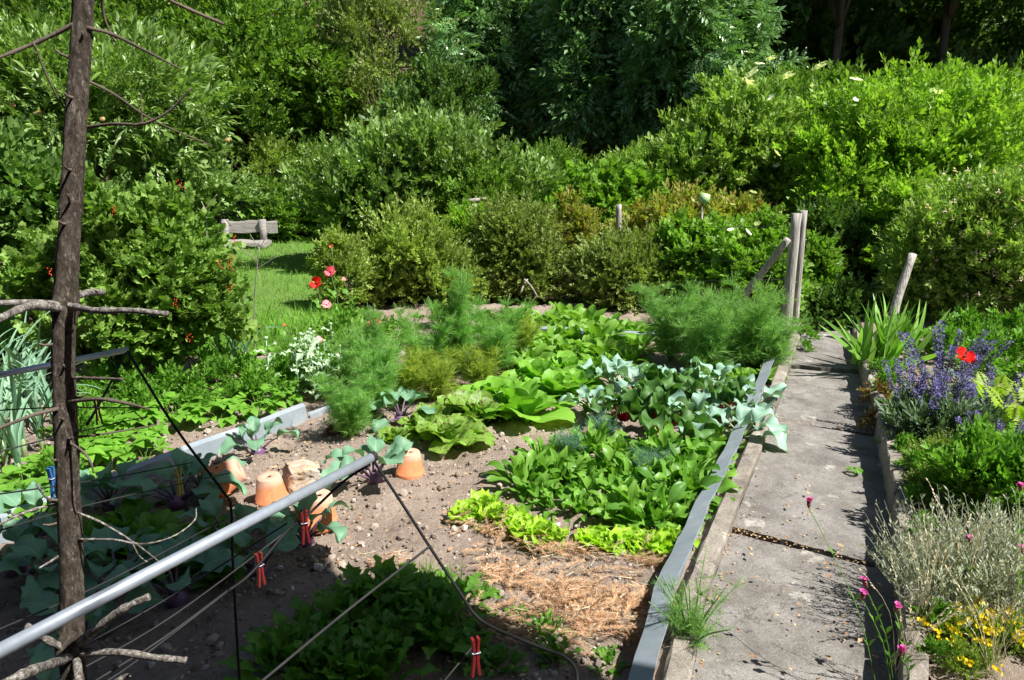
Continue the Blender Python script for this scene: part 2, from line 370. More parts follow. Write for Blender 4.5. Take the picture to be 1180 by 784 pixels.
def leafgrid(Ln, W, prof, bend=.6, fold=.15, ruf=.1, fr=9, nl=7, nw=4, lobes=0, twist=0):
    t = np.linspace(0, 1, nl+1); s = np.linspace(-1, 1, nw+1); ph = rng.uniform(0, 6.3, 3)
    ang = -bend*t**1.4+bend*.15
    y = np.concatenate([[0], np.cumsum(np.cos(ang[:-1])/nl)])*Ln; z = np.concatenate([[0], np.cumsum(np.sin(ang[:-1])/nl)])*Ln
    T, Sx = np.meshgrid(t, s, indexing='ij')
    w = np.array([prof(u) for u in t])*W
    w = w[:, None]*(1+lobes*np.sin(T*fr*2+ph[0])*np.abs(Sx)**2)
    X = Sx*w
    e = ruf*W*np.abs(Sx)**1.6*np.sin(fr*T+ph[1]*(Sx > 0)+ph[2]+Sx)
    n = fold*np.abs(X)+e
    Y = y[:, None]-np.sin(ang)[:, None]*n; Z = z[:, None]+np.cos(ang)[:, None]*n
    tw = twist*T; Xr = X*np.cos(tw); Z = Z+X*np.sin(tw)
    v = np.stack([Xr, Y, Z], -1).reshape(-1, 3); m_ = nw+1
    q = np.array([(i*m_+j, i*m_+j+1, (i+1)*m_+j+1, (i+1)*m_+j) for i in range(nl) for j in range(nw)])
    return v, q, np.zeros((0, 3), int), np.stack([Sx, T], -1).reshape(-1, 2)
ovate = lambda t: (max(0, sin(pi*min(1, t*1.0))**.7)*(1.05-.25*t)) if 0 < t < 1 else .02
obov = lambda t: (.12+.88*min(1, t/.62)**1.3)*sqrt(max(0, 1-max(0, (t-.62)/.40)**2))
spat = lambda t: (.10 if t < .25 else .10+.9*sin(pi*min(1, (t-.25)/.78))**.75)
strap = lambda t: (1-.1*t)*sqrt(max(.0004, 1-t**4))
romaine = lambda t: (.22+.78*min(1, t/.6)**1.1)*sqrt(max(.01, 1-max(0, (t-.55)/.47)**2))
def xf(T, M, p): v, q, t, uv = T; return v@np.asarray(M).T+np.asarray(p), q, t, uv
def put(mb, T, M, p): v, q, t, uv = xf(T, M, p); mb.add(v, q, t, uv)
def Maz(az, el, roll=0): return Rz(az)@Rx(el)@Ry(roll)

def rosette(mb, n, Ln, W, prof, el=(1.25, .25), bend=(.4, 1.0), fold=.2, ruf=.12, fr=9, r0=.01, lobes=0, nl=6, nw=4, z0=0, jit=.15):
    for i in range(n):
        u = (i+.5)/n; az = i*2.39996+rng.normal(0, .15)
        e = el[0]+(el[1]-el[0])*u+rng.normal(0, jit)
        k = (.62+.38*u)*rng.uniform(.85, 1.12)
        T = leafgrid(Ln*k, W*k, prof, bend[0]+(bend[1]-bend[0])*u+rng.normal(0, .15), fold*(1.5-u), ruf, fr, nl, nw, lobes, rng.normal(0, .25))
        put(mb, T, Maz(az, e, rng.normal(0, .2)), (r0*-sin(az), r0*cos(az), z0))

def sprig(leafT, k=9, ln=1.0, leaf=.45, spread=.9, stem=True, tipup=.3):
    mb = MB(); pos = []; d = []
    for i in range(k):
        t = (i+.6)/k; az = i*2.4+rng.normal(0, .3); s_ = spread*(1-.5*t)
        pos.append((rng.normal(0, .02), t*ln, rng.normal(0, .02))); d.append((sin(az)*s_, .5+.4*t, cos(az)*s_*.75+tipup))
    M = frames(np.array(d), .6, leaf*rng.uniform(.7, 1.15, k)); mb.inst(leafT, M, np.array(pos))
    if stem: tube(mb, [(0, 0, 0), (0, .5*ln, .01), (0, ln, 0)], [.012, .009, .004], 3, cap=False)
    return mb.template()
def pinnate(leafT, pairs=5, ln=1.0, leaf=.38, droop=.35):
    mb = MB(); pos = []; d = []
    for i in range(pairs):
        t = .25+.7*i/pairs
        for sg in (-1, 1): pos.append((0, t*ln, -droop*t*t)); d.append((sg*.9, .55, -.25-droop*t))
    pos.append((0, ln, -droop)); d.append((0, 1, -droop*1.5))
    M = frames(np.array(d, float), .25, leaf*rng.uniform(.85, 1.1, len(d))); mb.inst(leafT, M, np.array(pos))
    return mb.template()
def compound(base, k=5, spread=.9):                   # several sprigs fanned from one point
    mb = MB(); d = []; 
    for i in range(k):
        az = i*2*pi/k+rng.uniform(-.4, .4); d.append((cos(az)*spread, .7, sin(az)*spread))
    mb.inst(base, frames(np.array(d), .5, rng.uniform(.8, 1.1, k)), np.zeros((k, 3))); return mb.template()

def lumpset(k, seed, spread=.62, r=(.34, .55)):
    g = np.random.default_rng(seed); out = []
    for i in range(k):
        d = norm(g.normal(0, 1, 3)); d[2] = abs(d[2])*1.1-.55 if g.random() < .75 else d[2]
        out.append((d*spread*g.uniform(.55, 1.15), g.uniform(*r)))
    out.append((np.zeros(3), .6)); return out
def crown(mb, c, rad, n, temps, size, seed=1, k=12, up=.35, shell=.45, gap=.3, droop=0, spread=.62, rr=(.34, .55), face=None, zmin=.02, flip=-.6, sub=14, sig=.062, shoots=0):
    g = np.random.default_rng(seed+99); c = np.asarray(c, float); rad = np.asarray(rad, float)
    Ls = lumpset(k, seed, spread, rr); w = np.array([l[1]**2 for l in Ls]); w /= w.sum()
    ns = max(8, int(n*1.5/sub)); idx = g.choice(len(Ls), ns, p=w)
    lc = np.array([Ls[i][0] for i in idx]); lr = np.array([Ls[i][1] for i in idx])
    d = norm(g.normal(0, 1, (ns, 3))); d[:, 2] = np.where(d[:, 2] < flip, -d[:, 2], d[:, 2])
    rr_ = lr*(shell+(1-shell)*g.random(ns)**.6)*(1+.14*g.normal(0, 1, ns)+.35*(g.random(ns) < .07))
    q = lc+d*rr_[:, None]; ss = sig*g.uniform(.5, 1.5, ns)
    q = np.repeat(q, sub, 0); d = np.repeat(d, sub, 0); ss = np.repeat(ss, sub)
    j = g.normal(0, 1, q.shape)*ss[:, None]*[1, 1, .7]; p = q+j
    W = p*rad+c
    nz = np.sin(W[:, 0]*5.1/max(rad[0], .5)+seed)+np.sin(W[:, 1]*4.7/max(rad[1], .5)+seed*2)+np.sin(W[:, 2]*6.3/max(rad[2], .5)+seed*.7)+.6*np.sin(W[:, 0]*13/max(rad[0], .5)+W[:, 2]*11/max(rad[2], .5))
    keep = (g.random(len(W)) < 1-gap*(nz < -.4)*1.6) & (W[:, 2] > zmin)
    W = W[keep]; d = d[keep]; j = j[keep]; o = g.permutation(len(W))[:n]; W = W[o]; d = d[o]; j = j[o]
    dirs = d*.8+norm(j)*.6+np.array([0, 0, up-droop])+g.normal(0, .3, d.shape)
    if face is not None: dirs = dirs+np.asarray(face)
    sc = size*g.uniform(.5, 1.35, len(W)); M = frames(dirs, 1.25, sc); part = g.integers(0, len(temps), len(W))
    for jj, T in enumerate(temps):
        mk = part == jj; mb.inst(T, M[mk], W[mk])
    if shoots:
        idx = g.choice(len(Ls), shoots, p=w); lc = np.array([Ls[i][0] for i in idx]); lr = np.array([Ls[i][1] for i in idx])
        d = norm(g.normal(0, 1, (shoots, 3))+np.array([0, -.3, .7])); d[:, 2] = np.abs(d[:, 2]); b0 = (lc+d*lr[:, None])*rad+c
        dv = norm(d*.7+np.array([0, 0, .55])+g.normal(0, .25, d.shape)); ln = size*g.uniform(.8, 2.6, shoots); per = 6
        for t in range(per):
            u = t/per; pos = b0+dv*(ln*u)[:, None]+np.array([0, 0, -.15])*((ln*u)**2)[:, None]/size
            dd = dv+g.normal(0, .45, d.shape); M = frames(dd, .7, size*(.75-.4*u)*g.uniform(.7, 1.1, shoots)); pt = g.integers(0, len(temps), shoots)
            for jj, T in enumerate(temps): mk = pt == jj; mb.inst(T, M[mk], pos[mk])
    return Ls
def limbs(mb, base, c, rad, Ls, r0=.05, trunk=True, seed=0, nmax=14, sub=2):
    g = np.random.default_rng(seed); base = np.asarray(base, float); c = np.asarray(c, float); rad = np.asarray(rad, float)
    for i, (l, r) in enumerate(Ls[:nmax]):
        e = c+l*rad; m1 = base+(e-base)*.35+np.array([0, 0, .12*abs(e[2]-base[2])])+g.normal(0, .04, 3)*rad
        pts = spline([base, m1, base+(e-base)*.7+g.normal(0, .05, 3)*rad, e], 7)
        tube(mb, pts, np.linspace(r0*.45, r0*.1, 7), 5)
        for k in range(sub):
            q = pts[4+k % 3]; e2 = q+g.normal(0, 1, 3)*rad*r*.6
            tube(mb, spline([q, (q+e2)/2+g.normal(0, .03, 3), e2], 4), [r0*.12, r0*.05], 4)

# sprig sets
LS = {k: t_simple(*a) for k, a in dict(s=(.25, .08, .15), n=(.15, .05, .15), r=(.36, .08, .1)).items()}
LOW = t_low(); LOWN = t_low(.18, .05, .12)
SP_s = [sprig(LS['s'], 9) for _ in range(3)]
SP_low = [sprig(LOW, 10, stem=False) for _ in range(3)]
SP_lown = [sprig(LOWN, 9, leaf=.5, stem=False) for _ in range(3)]
SP_small = [sprig(LOW, 16, leaf=.26, spread=.8) for _ in range(3)]
SP_r = [sprig(LS['r'], 7, leaf=.5) for _ in range(3)]
LB = t_lobed()
SP_lob = [sprig(LB, 7, leaf=.5, spread=1.0) for _ in range(3)]
SP_ash = [compound(pinnate(LOWN, 5, leaf=.34), 3) for _ in range(3)]
SP_up = [sprig(LS['n'], 9, leaf=.5, spread=.55, tipup=0) for _ in range(3)]

# ================================================================= GROUND
def terr(x, y): return np.maximum(0, (y-13.5))*.30
mb = MB()
xs = np.linspace(-45, 45, 91); ys = np.linspace(-20, 60, 81); X, Y = np.meshgrid(xs, ys, indexing='ij')
Z = terr(X, Y)-.03
v = np.stack([X, Y, Z], -1).reshape(-1, 3); m_ = len(ys)
mb.add(v, [(i*m_+j, (i+1)*m_+j, (i+1)*m_+j+1, i*m_+j+1) for i in range(len(xs)-1) for j in range(m_-1)])
structure('ground', mb.mesh('ground', MAT['forest_floor']))
def sheet(name, x0, x1, y0, y1, st, fz, mat, test=None):
    xs = np.arange(x0, x1+st, st); ys = np.arange(y0, y1+st, st); X, Y = np.meshgrid(xs, ys, indexing='ij')
    Z = fz(X, Y); m_ = len(ys); v = np.stack([X, Y, Z], -1).reshape(-1, 3)
    ii, jj = np.meshgrid(np.arange(len(xs)-1), np.arange(m_-1), indexing='ij'); ii = ii.ravel(); jj = jj.ravel()
    if test is not None:
        k = test(xs[ii], ys[jj]); ii = ii[k]; jj = jj[k]
    q = np.stack([ii*m_+jj, (ii+1)*m_+jj, (ii+1)*m_+jj+1, ii*m_+jj+1], 1)
    mb = MB(); mb.add(v, q); return structure(name, mb.mesh(name, MAT[mat]))
# path edges (ground points)
PL = np.array([G(*p)[:2] for p in [(798, 784), (812, 700), (848, 600), (876, 530), (893, 480), (906, 440), (920, 400)]])
PR = np.array([G(*p)[:2] for p in [(1036, 784), (1034, 700), (1027, 600), (1015, 530), (1003, 480), (992, 440), (984, 405)]])
def ext(P_):
    a = P_[0]+(P_[0]-P_[1])/np.linalg.norm(P_[0]-P_[1])*1.2; b = P_[-1]+(P_[-1]-P_[-3])/np.linalg.norm(P_[-1]-P_[-3])*3.2
    return np.vstack([a, P_, b])
PL = ext(PL); PR = ext(PR)
def xat(Pp, y): return np.interp(y, Pp[:, 1], Pp[:, 0])
def lumpy(X, Y, a=.012):
    return a*(np.sin(X*9+Y*4)+np.sin(Y*11-X*5+1)+.7*np.sin(X*23+2)*np.sin(Y*19)+.5*np.sin(X*47+Y*31)*np.sin(Y*53-X*17)+.3*np.sin(X*97)*np.sin(Y*89))
bl = lambda y: xat(PL, y)-.115                         # bed right boundary (metal strip)
A0 = G(170, 562)[:2]; A1 = G(372, 482)[:2]; dA = (A1-A0)/np.linalg.norm(A1-A0)
LFT = np.array([A0-dA*2.2, A1+dA*2.35]); 
def xleft(y): return LFT[0][0]+(y-LFT[0][1])*dA[0]/dA[1]
g1 = np.random.default_rng(3)
sheet('garden_bed_soil', -3.2, 3.2, .9, 7.2, .03, lambda X, Y: .02+lumpy(X, Y)*.8+.006*g1.normal(0, 1, X.shape), 'soil', lambda x, y: x < xat(PL, y)-.05)
sheet('side_bed_soil', .8, 5.2, .7, 6.4, .04, lambda X, Y: .095+lumpy(X, Y)*.8, 'soil', lambda x, y: x > xat(PR, y)+.05)
# lawn
lawnpoly = np.array([(-5.6, 5.6), (-2.1, 5.3), (-1.35, 6.0), (-1.6, 7.6), (-2.2, 9.5), (-2.4, 12.8), (-6.6, 12.8)])
def inpoly(x, y, poly):
    r = np.zeros(np.shape(x), bool); n = len(poly)
    for i in range(n):
        x1, y1 = poly[i]; x2, y2 = poly[(i+1) % n]
        c = ((y1 > y) != (y2 > y)) & (x < (x2-x1)*(y-y1)/((y2-y1)+1e-12)+x1); r ^= c
    return r
sheet('lawn', -7, 0, 5, 13.2, .1, lambda X, Y: .055+lumpy(X, Y)*.3, 'lawn_soil', lambda x, y: inpoly(x, y, lawnpoly))
n = 60000; x = rng.uniform(-6.6, -1.3, n); y = 5.3+7.5*rng.random(n)**1.35; k = inpoly(x, y, lawnpoly); x = x[k]; y = y[k]; n = len(x)
mb = MB(); BL = T_([(-.035, 0, 0), (.035, 0, 0), (-.025, .6, .05), (.025, .6, .05), (0, 1, .18)], [(0, 1, 3, 2)], [(2, 3, 4)])
d = np.stack([rng.normal(0, .35, n), rng.normal(0, .35, n), np.ones(n)], 1)
tall = np.where(rng.random(n) < .12, 1.6, 1.0)*np.where(y < 6.6, 1.5, 1.0)
mb.inst(BL, frames(d, 3.1, .062*tall*rng.uniform(.6, 1.3, n), up=np.tile([0, 1.0, 0], (n, 1))), np.stack([x, y, np.full(n, .04)], 1))
stuff('lawn_grass', 'short sunlit green grass of the little lawn in front of the bench', mb.mesh('lawn_grass', MAT['grass']), 'grass')

# path slabs
mb = MB()
seams = [(G(842, 613)[:2], G(1012, 657)[:2]), (G(893, 487)[:2], G(1005, 503)[:2]), (G(912, 425)[:2], G(994, 432)[:2])]
cuts = [(PL[0], PR[0])]+seams
eL = np.array([xat(PL, 7.0), 7.0]); eR = np.array([xat(PR, 6.9), 6.9]); cuts.append((eL, eR))
gp = np.random.default_rng(5)
for i in range(len(cuts)-1):
    (a, b), (c_, d_) = cuts[i], cuts[i+1]
    n1, n2 = 40, 22; gap = .017
    t = np.linspace(gap/np.linalg.norm(c_-a), 1-gap/np.linalg.norm(c_-a), n1)
    yl = a[1]+(c_[1]-a[1])*t; yr = b[1]+(d_[1]-b[1])*t
    V = []; tl = gp.normal(0, .004, 2)
    for j in range(n1):
        l = np.array([xat(PL, yl[j]), yl[j]]); r_ = np.array([xat(PR, yr[j]), yr[j]])
        for k in range(n2):
            u = k/(n2-1); p = l+(r_-l)*u
            edge = min(j, n1-1-j)
            jx = gp.normal(0, .003) if edge == 0 else 0
            z = .012+.004*i*(i % 2)+tl[0]*(u-.5)*2+tl[1]*(t[j]-.5)*2+.0012*gp.normal()-(.006 if edge == 0 else 0)
            V.append((p[0], p[1]+jx, z))
    V = np.array(V); q = [(j*n2+k, j*n2+k+1, (j+1)*n2+k+1, (j+1)*n2+k) for j in range(n1-1) for k in range(n2-1)]
    mb.add(V, q)
    per = [k for k in range(n2)]+[j*n2+n2-1 for j in range(1, n1)]+[(n1-1)*n2+k for k in range(n2-2, -1, -1)]+[j*n2 for j in range(n1-2, 0, -1)]
    pv = V[per]; lo = pv.copy(); lo[:, 2] = -.06; m_ = len(per)
    mb.add(np.vstack([pv, lo]), [(k, m_+k, m_+(k+1) % m_, (k+1) % m_) for k in range(m_)])
structure('path', mb.mesh('path', MAT['path_concrete']))

# concrete edging, metal strips
def edging(poly, off, w, h, z0=-.05, ybreaks=(), jig=.004):
    """long low concrete kerb following poly; returns list of (origin, mesh)"""
    out = []
    for y0, y1 in ybreaks:
        n_ = max(3, int((y1-y0)/.06)); mb = MB(); V = []
        ys = np.linspace(y0+.006, y1-.006, n_); o = np.array([xat(poly, y0)+off, y0, 0])
        prof = [(0, z0), (0, h-.012), (.010, h), (w-.010, h), (w, h-.012), (w, z0)]
        for yy in ys:
            for (u, z) in prof: V.append((xat(poly, yy)+off+u+gp.normal(0, jig*.6), yy, z+(gp.normal(0, jig*.6) if z > 0 else 0)))
        V = np.array(V)-o; m_ = len(prof)
        q = [(i*m_+j, i*m_+j+1, (i+1)*m_+j+1, (i+1)*m_+j) for i in range(n_-1) for j in range(m_-1)]
        q += [(0, 5, 4, 1), (1, 4, 3, 2)]; b = (n_-1)*m_; q += [(b, b+1, b+4, b+5), (b+1, b+2, b+3, b+4)]
        mb.add(V, q); out.append((o, mb.mesh('kerbstone', MAT['kerb_concrete'], smooth=False)))
    return out
lk = edging(PL, -.085, .083, .075, ybreaks=[(1.0, 2.05), (2.05, 3.12), (3.12, 4.2), (4.2, 5.25), (5.25, 6.3)])
lt = ['long weathered concrete kerbstone beside the path, nearest the bottom edge of the photo', 'weathered concrete kerbstone beside the zinc strip, next to the big cross seam of the path',
      'weathered concrete kerbstone under the overhanging blue-green cabbage leaves', 'weathered concrete kerbstone left of the path beside the fennel', 'concrete kerbstone at the foot of the wooden gate post']
for (o, me), l in zip(lk, lt): make('kerbstone', l, 'kerbstone', o, [(None, me)], group='kerbstones along the left side of the path')
rk = edging(PR, -.006, .07, .15, ybreaks=[(.9, 2.0), (2.0, 2.93), (2.93, 3.9), (3.9, 4.9), (4.9, 5.9)], jig=.006)
lt = ['concrete edging stone right of the path beside the yellow stonecrop', 'concrete edging stone right of the path beside the grey lavender', 'rough concrete edging stone beside the thyme cushion right of the path',
      'concrete edging stone under the purple flowering sage', 'concrete edging stone in front of the iris clump']
for (o, me), l in zip(rk, lt): make('edging_stone', l, 'edging stone', o, [(None, me)], group='edging stones along the right side of the path')
def strip_mesh(pts, prof, name, th=.003, inv=1):
    """bent sheet-metal profile swept along ground points; prof in (u right of travel, z)"""
    pts = np.asarray(pts, float); o = pts[0].copy(); tg = norm(np.gradient(pts, axis=0)); nr = np.stack([tg[:, 1], -tg[:, 0]], 1)
    V = []; m_ = len(prof)
    pr = np.array(prof); dn = norm(np.gradient(pr, axis=0)); pn = np.stack([-dn[:, 1], dn[:, 0]], 1)*th
    full = np.vstack([pr, (pr-pn)[::-1]]); M_ = len(full)
    for i, p in enumerate(pts):
        wob = .004*sin(i*1.7)
        for u, z in full: V.append((p[0]-o[0]+nr[i][0]*(u+wob), p[1]-o[1]+nr[i][1]*(u+wob), z+.003*sin(i*.9)))
    n_ = len(pts); q = [(i*M_+j, i*M_+(j+1) % M_, (i+1)*M_+(j+1) % M_, (i+1)*M_+j) for i in range(n_-1) for j in range(M_)]
    for b in (0, (n_-1)*M_):
        q += [(b+j, b+j+1, b+M_-2-j, b+M_-1-j) for j in range(m_-1)]
    mb = MB(); mb.add(V, q); return (o[0], o[1], 0), mb.mesh(name, MAT['zinc'], smooth=False)
def run(y0, y1, n_=14): return [(xat(PL, y)-.135, y) for y in np.linspace(y0, y1, n_)]
profR = [(0, -.04), (0, .135), (-.045, .128), (.045, .155)][:2]
profR = [(.004, -.04), (.012, .10), (-.062, .118), (.030, .152)]
profR = [(-.0, -.04), (.004, .142), (.036, .150), (-.060, .122)]
o, me = strip_mesh(run(1.1, 2.62), [(.0, -.04), (.004, .100), (-.042, .108), (.030, .140)], 'zinc_strip')
make('metal_bed_edging', 'near length of bluish zinc slug barrier beside the path, bent top lit by the sun', 'bed edging', o, [(None, me)], group='zinc strips around the vegetable bed')
o, me = strip_mesh(run(2.60, 4.0), [(.0, -.04), (.003, .095), (-.040, .103), (.028, .134)], 'zinc_strip')
make('metal_bed_edging', 'middle length of bluish zinc slug barrier running up to the cabbage leaves', 'bed edging', o, [(None, me)], group='zinc strips around the vegetable bed')
o, me = strip_mesh(run(3.98, 5.75), [(.0, -.04), (.003, .095), (-.040, .103), (.028, .134)], 'zinc_strip')
make('metal_bed_edging', 'far length of zinc slug barrier mostly hidden behind cabbage and fennel by the path', 'bed edging', o, [(None, me)], group='zinc strips around the vegetable bed')
pl = [LFT[0]+dA*t for t in np.linspace(1.2, 3.2, 16)]
o, me = strip_mesh(pl, [(-.004, -.03), (-.022, .105), (-.045, .118)], 'zinc_strip')
make('metal_bed_edging', 'zinc sheet slug barrier behind the terracotta pots and limestone block', 'bed edging', o, [(None, me)], group='zinc strips around the vegetable bed')
pl = [LFT[0]+dA*t for t in np.linspace(3.22, 5.4, 14)]
o, me = strip_mesh(pl, [(-.004, -.03), (-.012, .045), (-.03, .052)], 'zinc_strip')
make('metal_bed_edging', 'zinc strip on the left edge of the bed hidden among dill plants', 'bed edging', o, [(None, me)], group='zinc strips around the vegetable bed')
a = LFT[0]+dA*5.5; b = np.array([xat(PL, 5.75)-.16, 5.75])
a = G(615, 392)[:2]; b = G(800, 402)[:2]
o, me = strip_mesh([a+(b-a)*t for t in np.linspace(0, 1, 10)], [(.0, -.03), (.0, .10), (-.04, .11)], 'zinc_strip')
make('metal_bed_edging', 'short grey zinc strip across the far end of the bed behind the cabbages', 'bed edging', o, [(None, me)], group='zinc strips around the vegetable bed')

# clods and pebbles
def rock(seed, sub=1):
    import bmesh
    bm = bmesh.new(); bmesh.ops.create_icosphere(bm, subdivisions=sub, radius=1); g = np.random.default_rng(seed)
    v = np.array([tuple(x.co) for x in bm.verts]); f = np.array([[q.index for q in p.verts] for p in bm.faces]); bm.free()
    a = norm(g.normal(0, 1, (5, 3)))
    for q in a: dd = v@q; v = v-np.outer(np.maximum(0, dd-.6), q)*.8
    v *= g.uniform(.7, 1.2, 3); v *= (1+.08*g.normal(0, 1, (len(v), 1)))
    return v, np.zeros((0, 4), int), f, v[:, :2]*0
RK = [rock(i) for i in range(4)]
def scatter(n, fx, sizes, mat, name, label, cat, z=.02, zf=.5):
    x, y = fx(n); n = len(x); s = rng.uniform(*sizes, n)*rng.random(n)**.8+sizes[0]
    mb = MB(); d = norm(rng.normal(0, 1, (n, 3))); M = frames(d, 3, s); pp = np.stack([x, y, z+lumpy(x, y)*.8+s*zf], 1); part = rng.integers(0, 4, n)
    for j in range(4): mb.inst(RK[j], M[part == j], pp[part == j])
    return stuff(name, label, mb.mesh(name, MAT[mat], smooth=False), cat)
def bedpts(n):
    y = 1.5+3.6*rng.random(n)**1.3; x = rng.uniform(-3.2, 1.9, n); k = (x < bl(y)-.03); return x[k], y[k]
scatter(1100, bedpts, (.008, .018), 'clod', 'soil_clods', 'larger clods of dry earth on the bed', 'soil', zf=.2)
scatter(12000, bedpts, (.0025, .010), 'clod', 'soil_crumbs', 'dry crumbs and clods of light brown earth on the bed', 'soil')
def sidepts(n):
    y = rng.uniform(1.5, 5.8, n); x = xat(PR, y)+.08+rng.random(n)*1.6; return x, y
scatter(2500, sidepts, (.004, .014), 'clod', 'side_soil_crumbs', 'earth crumbs between the herbs right of the path', 'soil', z=.075)
# litter in seams and along kerbs
mb = MB(); n = 380; pp = []
for k in range(n):
    u = rng.random()
    if u < .5: a, b = seams[0 if rng.random() < .7 else 1]; t = rng.random()**1.8; p = a+(b-a)*t+rng.normal(0, .010+.05*(rng.random() < .4), 2)
    elif u < .8: yy = rng.uniform(1.7, 3.4); p = np.array([xat(PL, yy)+abs(rng.normal(0, .03)), yy])
    else: yy = rng.uniform(1.6, 6.5); p = np.array([xat(PR, yy)-abs(rng.normal(0, .08)), yy])
    pp.append((p[0], p[1], .016+.004*rng.random()))
d = np.stack([rng.normal(0, 1, n), rng.normal(0, 1, n), rng.normal(0, .15, n)], 1)
mb.inst(LOW, frames(d, .3, rng.uniform(.006, .017, n)), np.array(pp))
stuff('path_litter', 'dry leaf bits lying in the seams and edges of the concrete path', mb.mesh('path_litter', MAT['dry_leaf']), 'leaf litter')
mb = MB(); n = 1500; x = rng.uniform(-3, 1.5, n); y = rng.uniform(1.7, 5.2, n)
d = np.stack([rng.normal(0, 1, n), rng.normal(0, 1, n), rng.normal(0, .15, n)], 1); mb.inst(LOW, frames(d, .4, rng.uniform(.008, .03, n)), np.stack([x, y, np.full(n, .04)+.0*x], 1)[:, :])
k = x < 9
stuff('bed_litter', 'dry leaf bits scattered over the earth of the bed', mb.mesh('bed_litter', MAT['dry_leaf']), 'leaf litter')

# dried spruce mulch
mb = MB(); tw = MB(); dd = []; ps = []
for i in range(46):
    t = i/46; a = 1 if i % 2 else -1; ps.append((0, t, 0)); dd.append((a*.8, .6, rng.normal(0, .35)))
tw.inst(t_tri(.075), frames(np.array(dd), .6, rng.uniform(.13, .2, 46)), np.array(ps)); tube(tw, [(0, 0, 0), (0, 1, 0)], [.012, .006], 3, False); TW = tw.template()
def band(cx, cy, hx, hy, n, tilt=0):
    u = rng.uniform(-1, 1, n); w = rng.normal(0, .45, n); x = cx+u*hx; y = cy+w*hy+tilt*u; return x, y
bands = [(545, 614, 22, 5, 22), (585, 624, 25, 5, 24), (630, 640, 28, 6, 28), (685, 645, 26, 6, 26), (735, 655, 32, 7, 34), (590, 672, 38, 9, 40), (640, 688, 45, 13, 62), (690, 700, 45, 16, 70), (650, 716, 55, 12, 48), (710, 730, 40, 12, 40),
         (440, 655, 22, 5, 8), (600, 650, 60, 10, 8), (700, 672, 50, 8, 8), (730, 705, 25, 20, 26), (625, 745, 60, 15, 30), (570, 720, 30, 14, 20)]
X_ = []; Y_ = []
for cx, cy, hx, hy, n in bands:
    a, b = band(cx, cy, hx, hy, int(n*1.25), 4)
    for p, q in zip(a, b):
        g_ = G(p, q); 
        if g_[0] < bl(g_[1])-.05: X_.append(g_[0]); Y_.append(g_[1])
n = len(X_); X_ = np.array(X_); Y_ = np.array(Y_)
d = np.stack([rng.normal(.9, .7, n), rng.normal(-.1, .45, n), rng.normal(.05, .22, n)], 1)
mb.inst(TW, frames(d, .8, rng.uniform(.05, .12, n)), np.stack([X_-.04, Y_, .035+.02*rng.random(n)], 1))
stuff('dry_mulch', 'orange-brown dried conifer twigs spread as mulch on the front of the bed', mb.mesh('dry_mulch', MAT['dry_needles']), 'mulch')
mb = MB(); n = 260; k = rng.integers(0, len(bands), n); pp = []
for i in k:
    cx, cy, hx, hy, _ = bands[i]; g_ = G(cx+rng.uniform(-1, 1)*hx, cy+rng.normal(0, .6)*hy); pp.append((min(g_[0], bl(g_[1])-.08), g_[1], .05+.02*rng.random()))
d = np.stack([rng.normal(0, 1, n), rng.normal(0, .5, n), rng.normal(0, .12, n)], 1)
mb.inst(t_tri(.02), frames(d, .8, rng.uniform(.03, .085, n)), np.array(pp))
stuff('dry_straw', 'pale dry straw stalks mixed into the brown mulch', mb.mesh('dry_straw', MAT['dry_straw']), 'straw')
# ================================================================= BACKGROUND TREES AND SHRUBS
SHR = []
def reg(o, root, mbuf):
    v = np.concatenate(mbuf.v)[::3]+root; fw = np.array([0, cos(PITCH), -sin(PITCH)]); up = np.array([0, sin(PITCH), cos(PITCH)]); d = v-np.array([0, 0, CAMH]); z = d@fw
    SHR.append((o, root, (d[:, 0]/z*F+PW/2).astype(np.float32), (PH/2-(d@up)/z*F).astype(np.float32), v[:, 1].astype(np.float32))); return o
def shrub(name, label, cat, px, py, Y, rx, rz, mat, temps, size, n, ry=None, k=12, seed=1, up=.35, gap=.35, droop=0, shell=.45, trunk=None, extras=(), group=None, base=None, r0=.05,
          spread=.62, rr=(.34, .55), stemmat='bark', nl=14, sub=2):
    c = P(px, py, Y); m = pxm(Y, py); rxm = rx*m; rzm = rz*m; rym = (ry if ry is not None else .8)*rxm
    bx = c[0] if base is None else base; root = np.array([bx, Y, float(terr(0, Y))]); n = int(n*1.5); size = size*.74; k = int(k*1.5); spread = .70; rr = (.24, .48)
    mb = MB(); cl = c-root; Ls = crown(mb, cl, (rxm, rym, rzm), n, temps, size, seed, k, up, shell, gap, droop, spread, rr, shoots=int(k*5))
    me = mb.mesh('crown', MAT[mat]); ms = []
    tb = MB(); fork = np.array([0, 0, max(.05, (cl[2]-rzm*.75))*.8])
    if trunk:
        tube(tb, spline([(0, 0, -.1), fork*.5+[rng.normal(0, .04), 0, 0], fork], 8), np.linspace(trunk, trunk*.7, 8), 8)
        lb = MB(); limbs(lb, fork, cl, (rxm, rym, rzm), Ls, trunk*1.3, seed=seed, nmax=nl, sub=sub)
        ms = [('crown', me), ('trunk', tb.mesh('trunk', MAT[stemmat])), ('branches', lb.mesh('branches', MAT[stemmat]))]
    else:
        lb = MB(); limbs(lb, (0, 0, -.02), cl, (rxm, rym, rzm), Ls, r0, seed=seed, nmax=nl, sub=sub)
        ms = [('foliage', me), ('stems', lb.mesh('stems', MAT[stemmat]))]
    for nm, fn in extras: ms += fn(cl, np.array([rxm, rym, rzm]), Ls, nm, mb, root) if getattr(fn, 'front', False) else fn(cl, np.array([rxm, rym, rzm]), Ls, nm)
    return reg(make(name, label, cat, root, ms, group=group), root, mb)

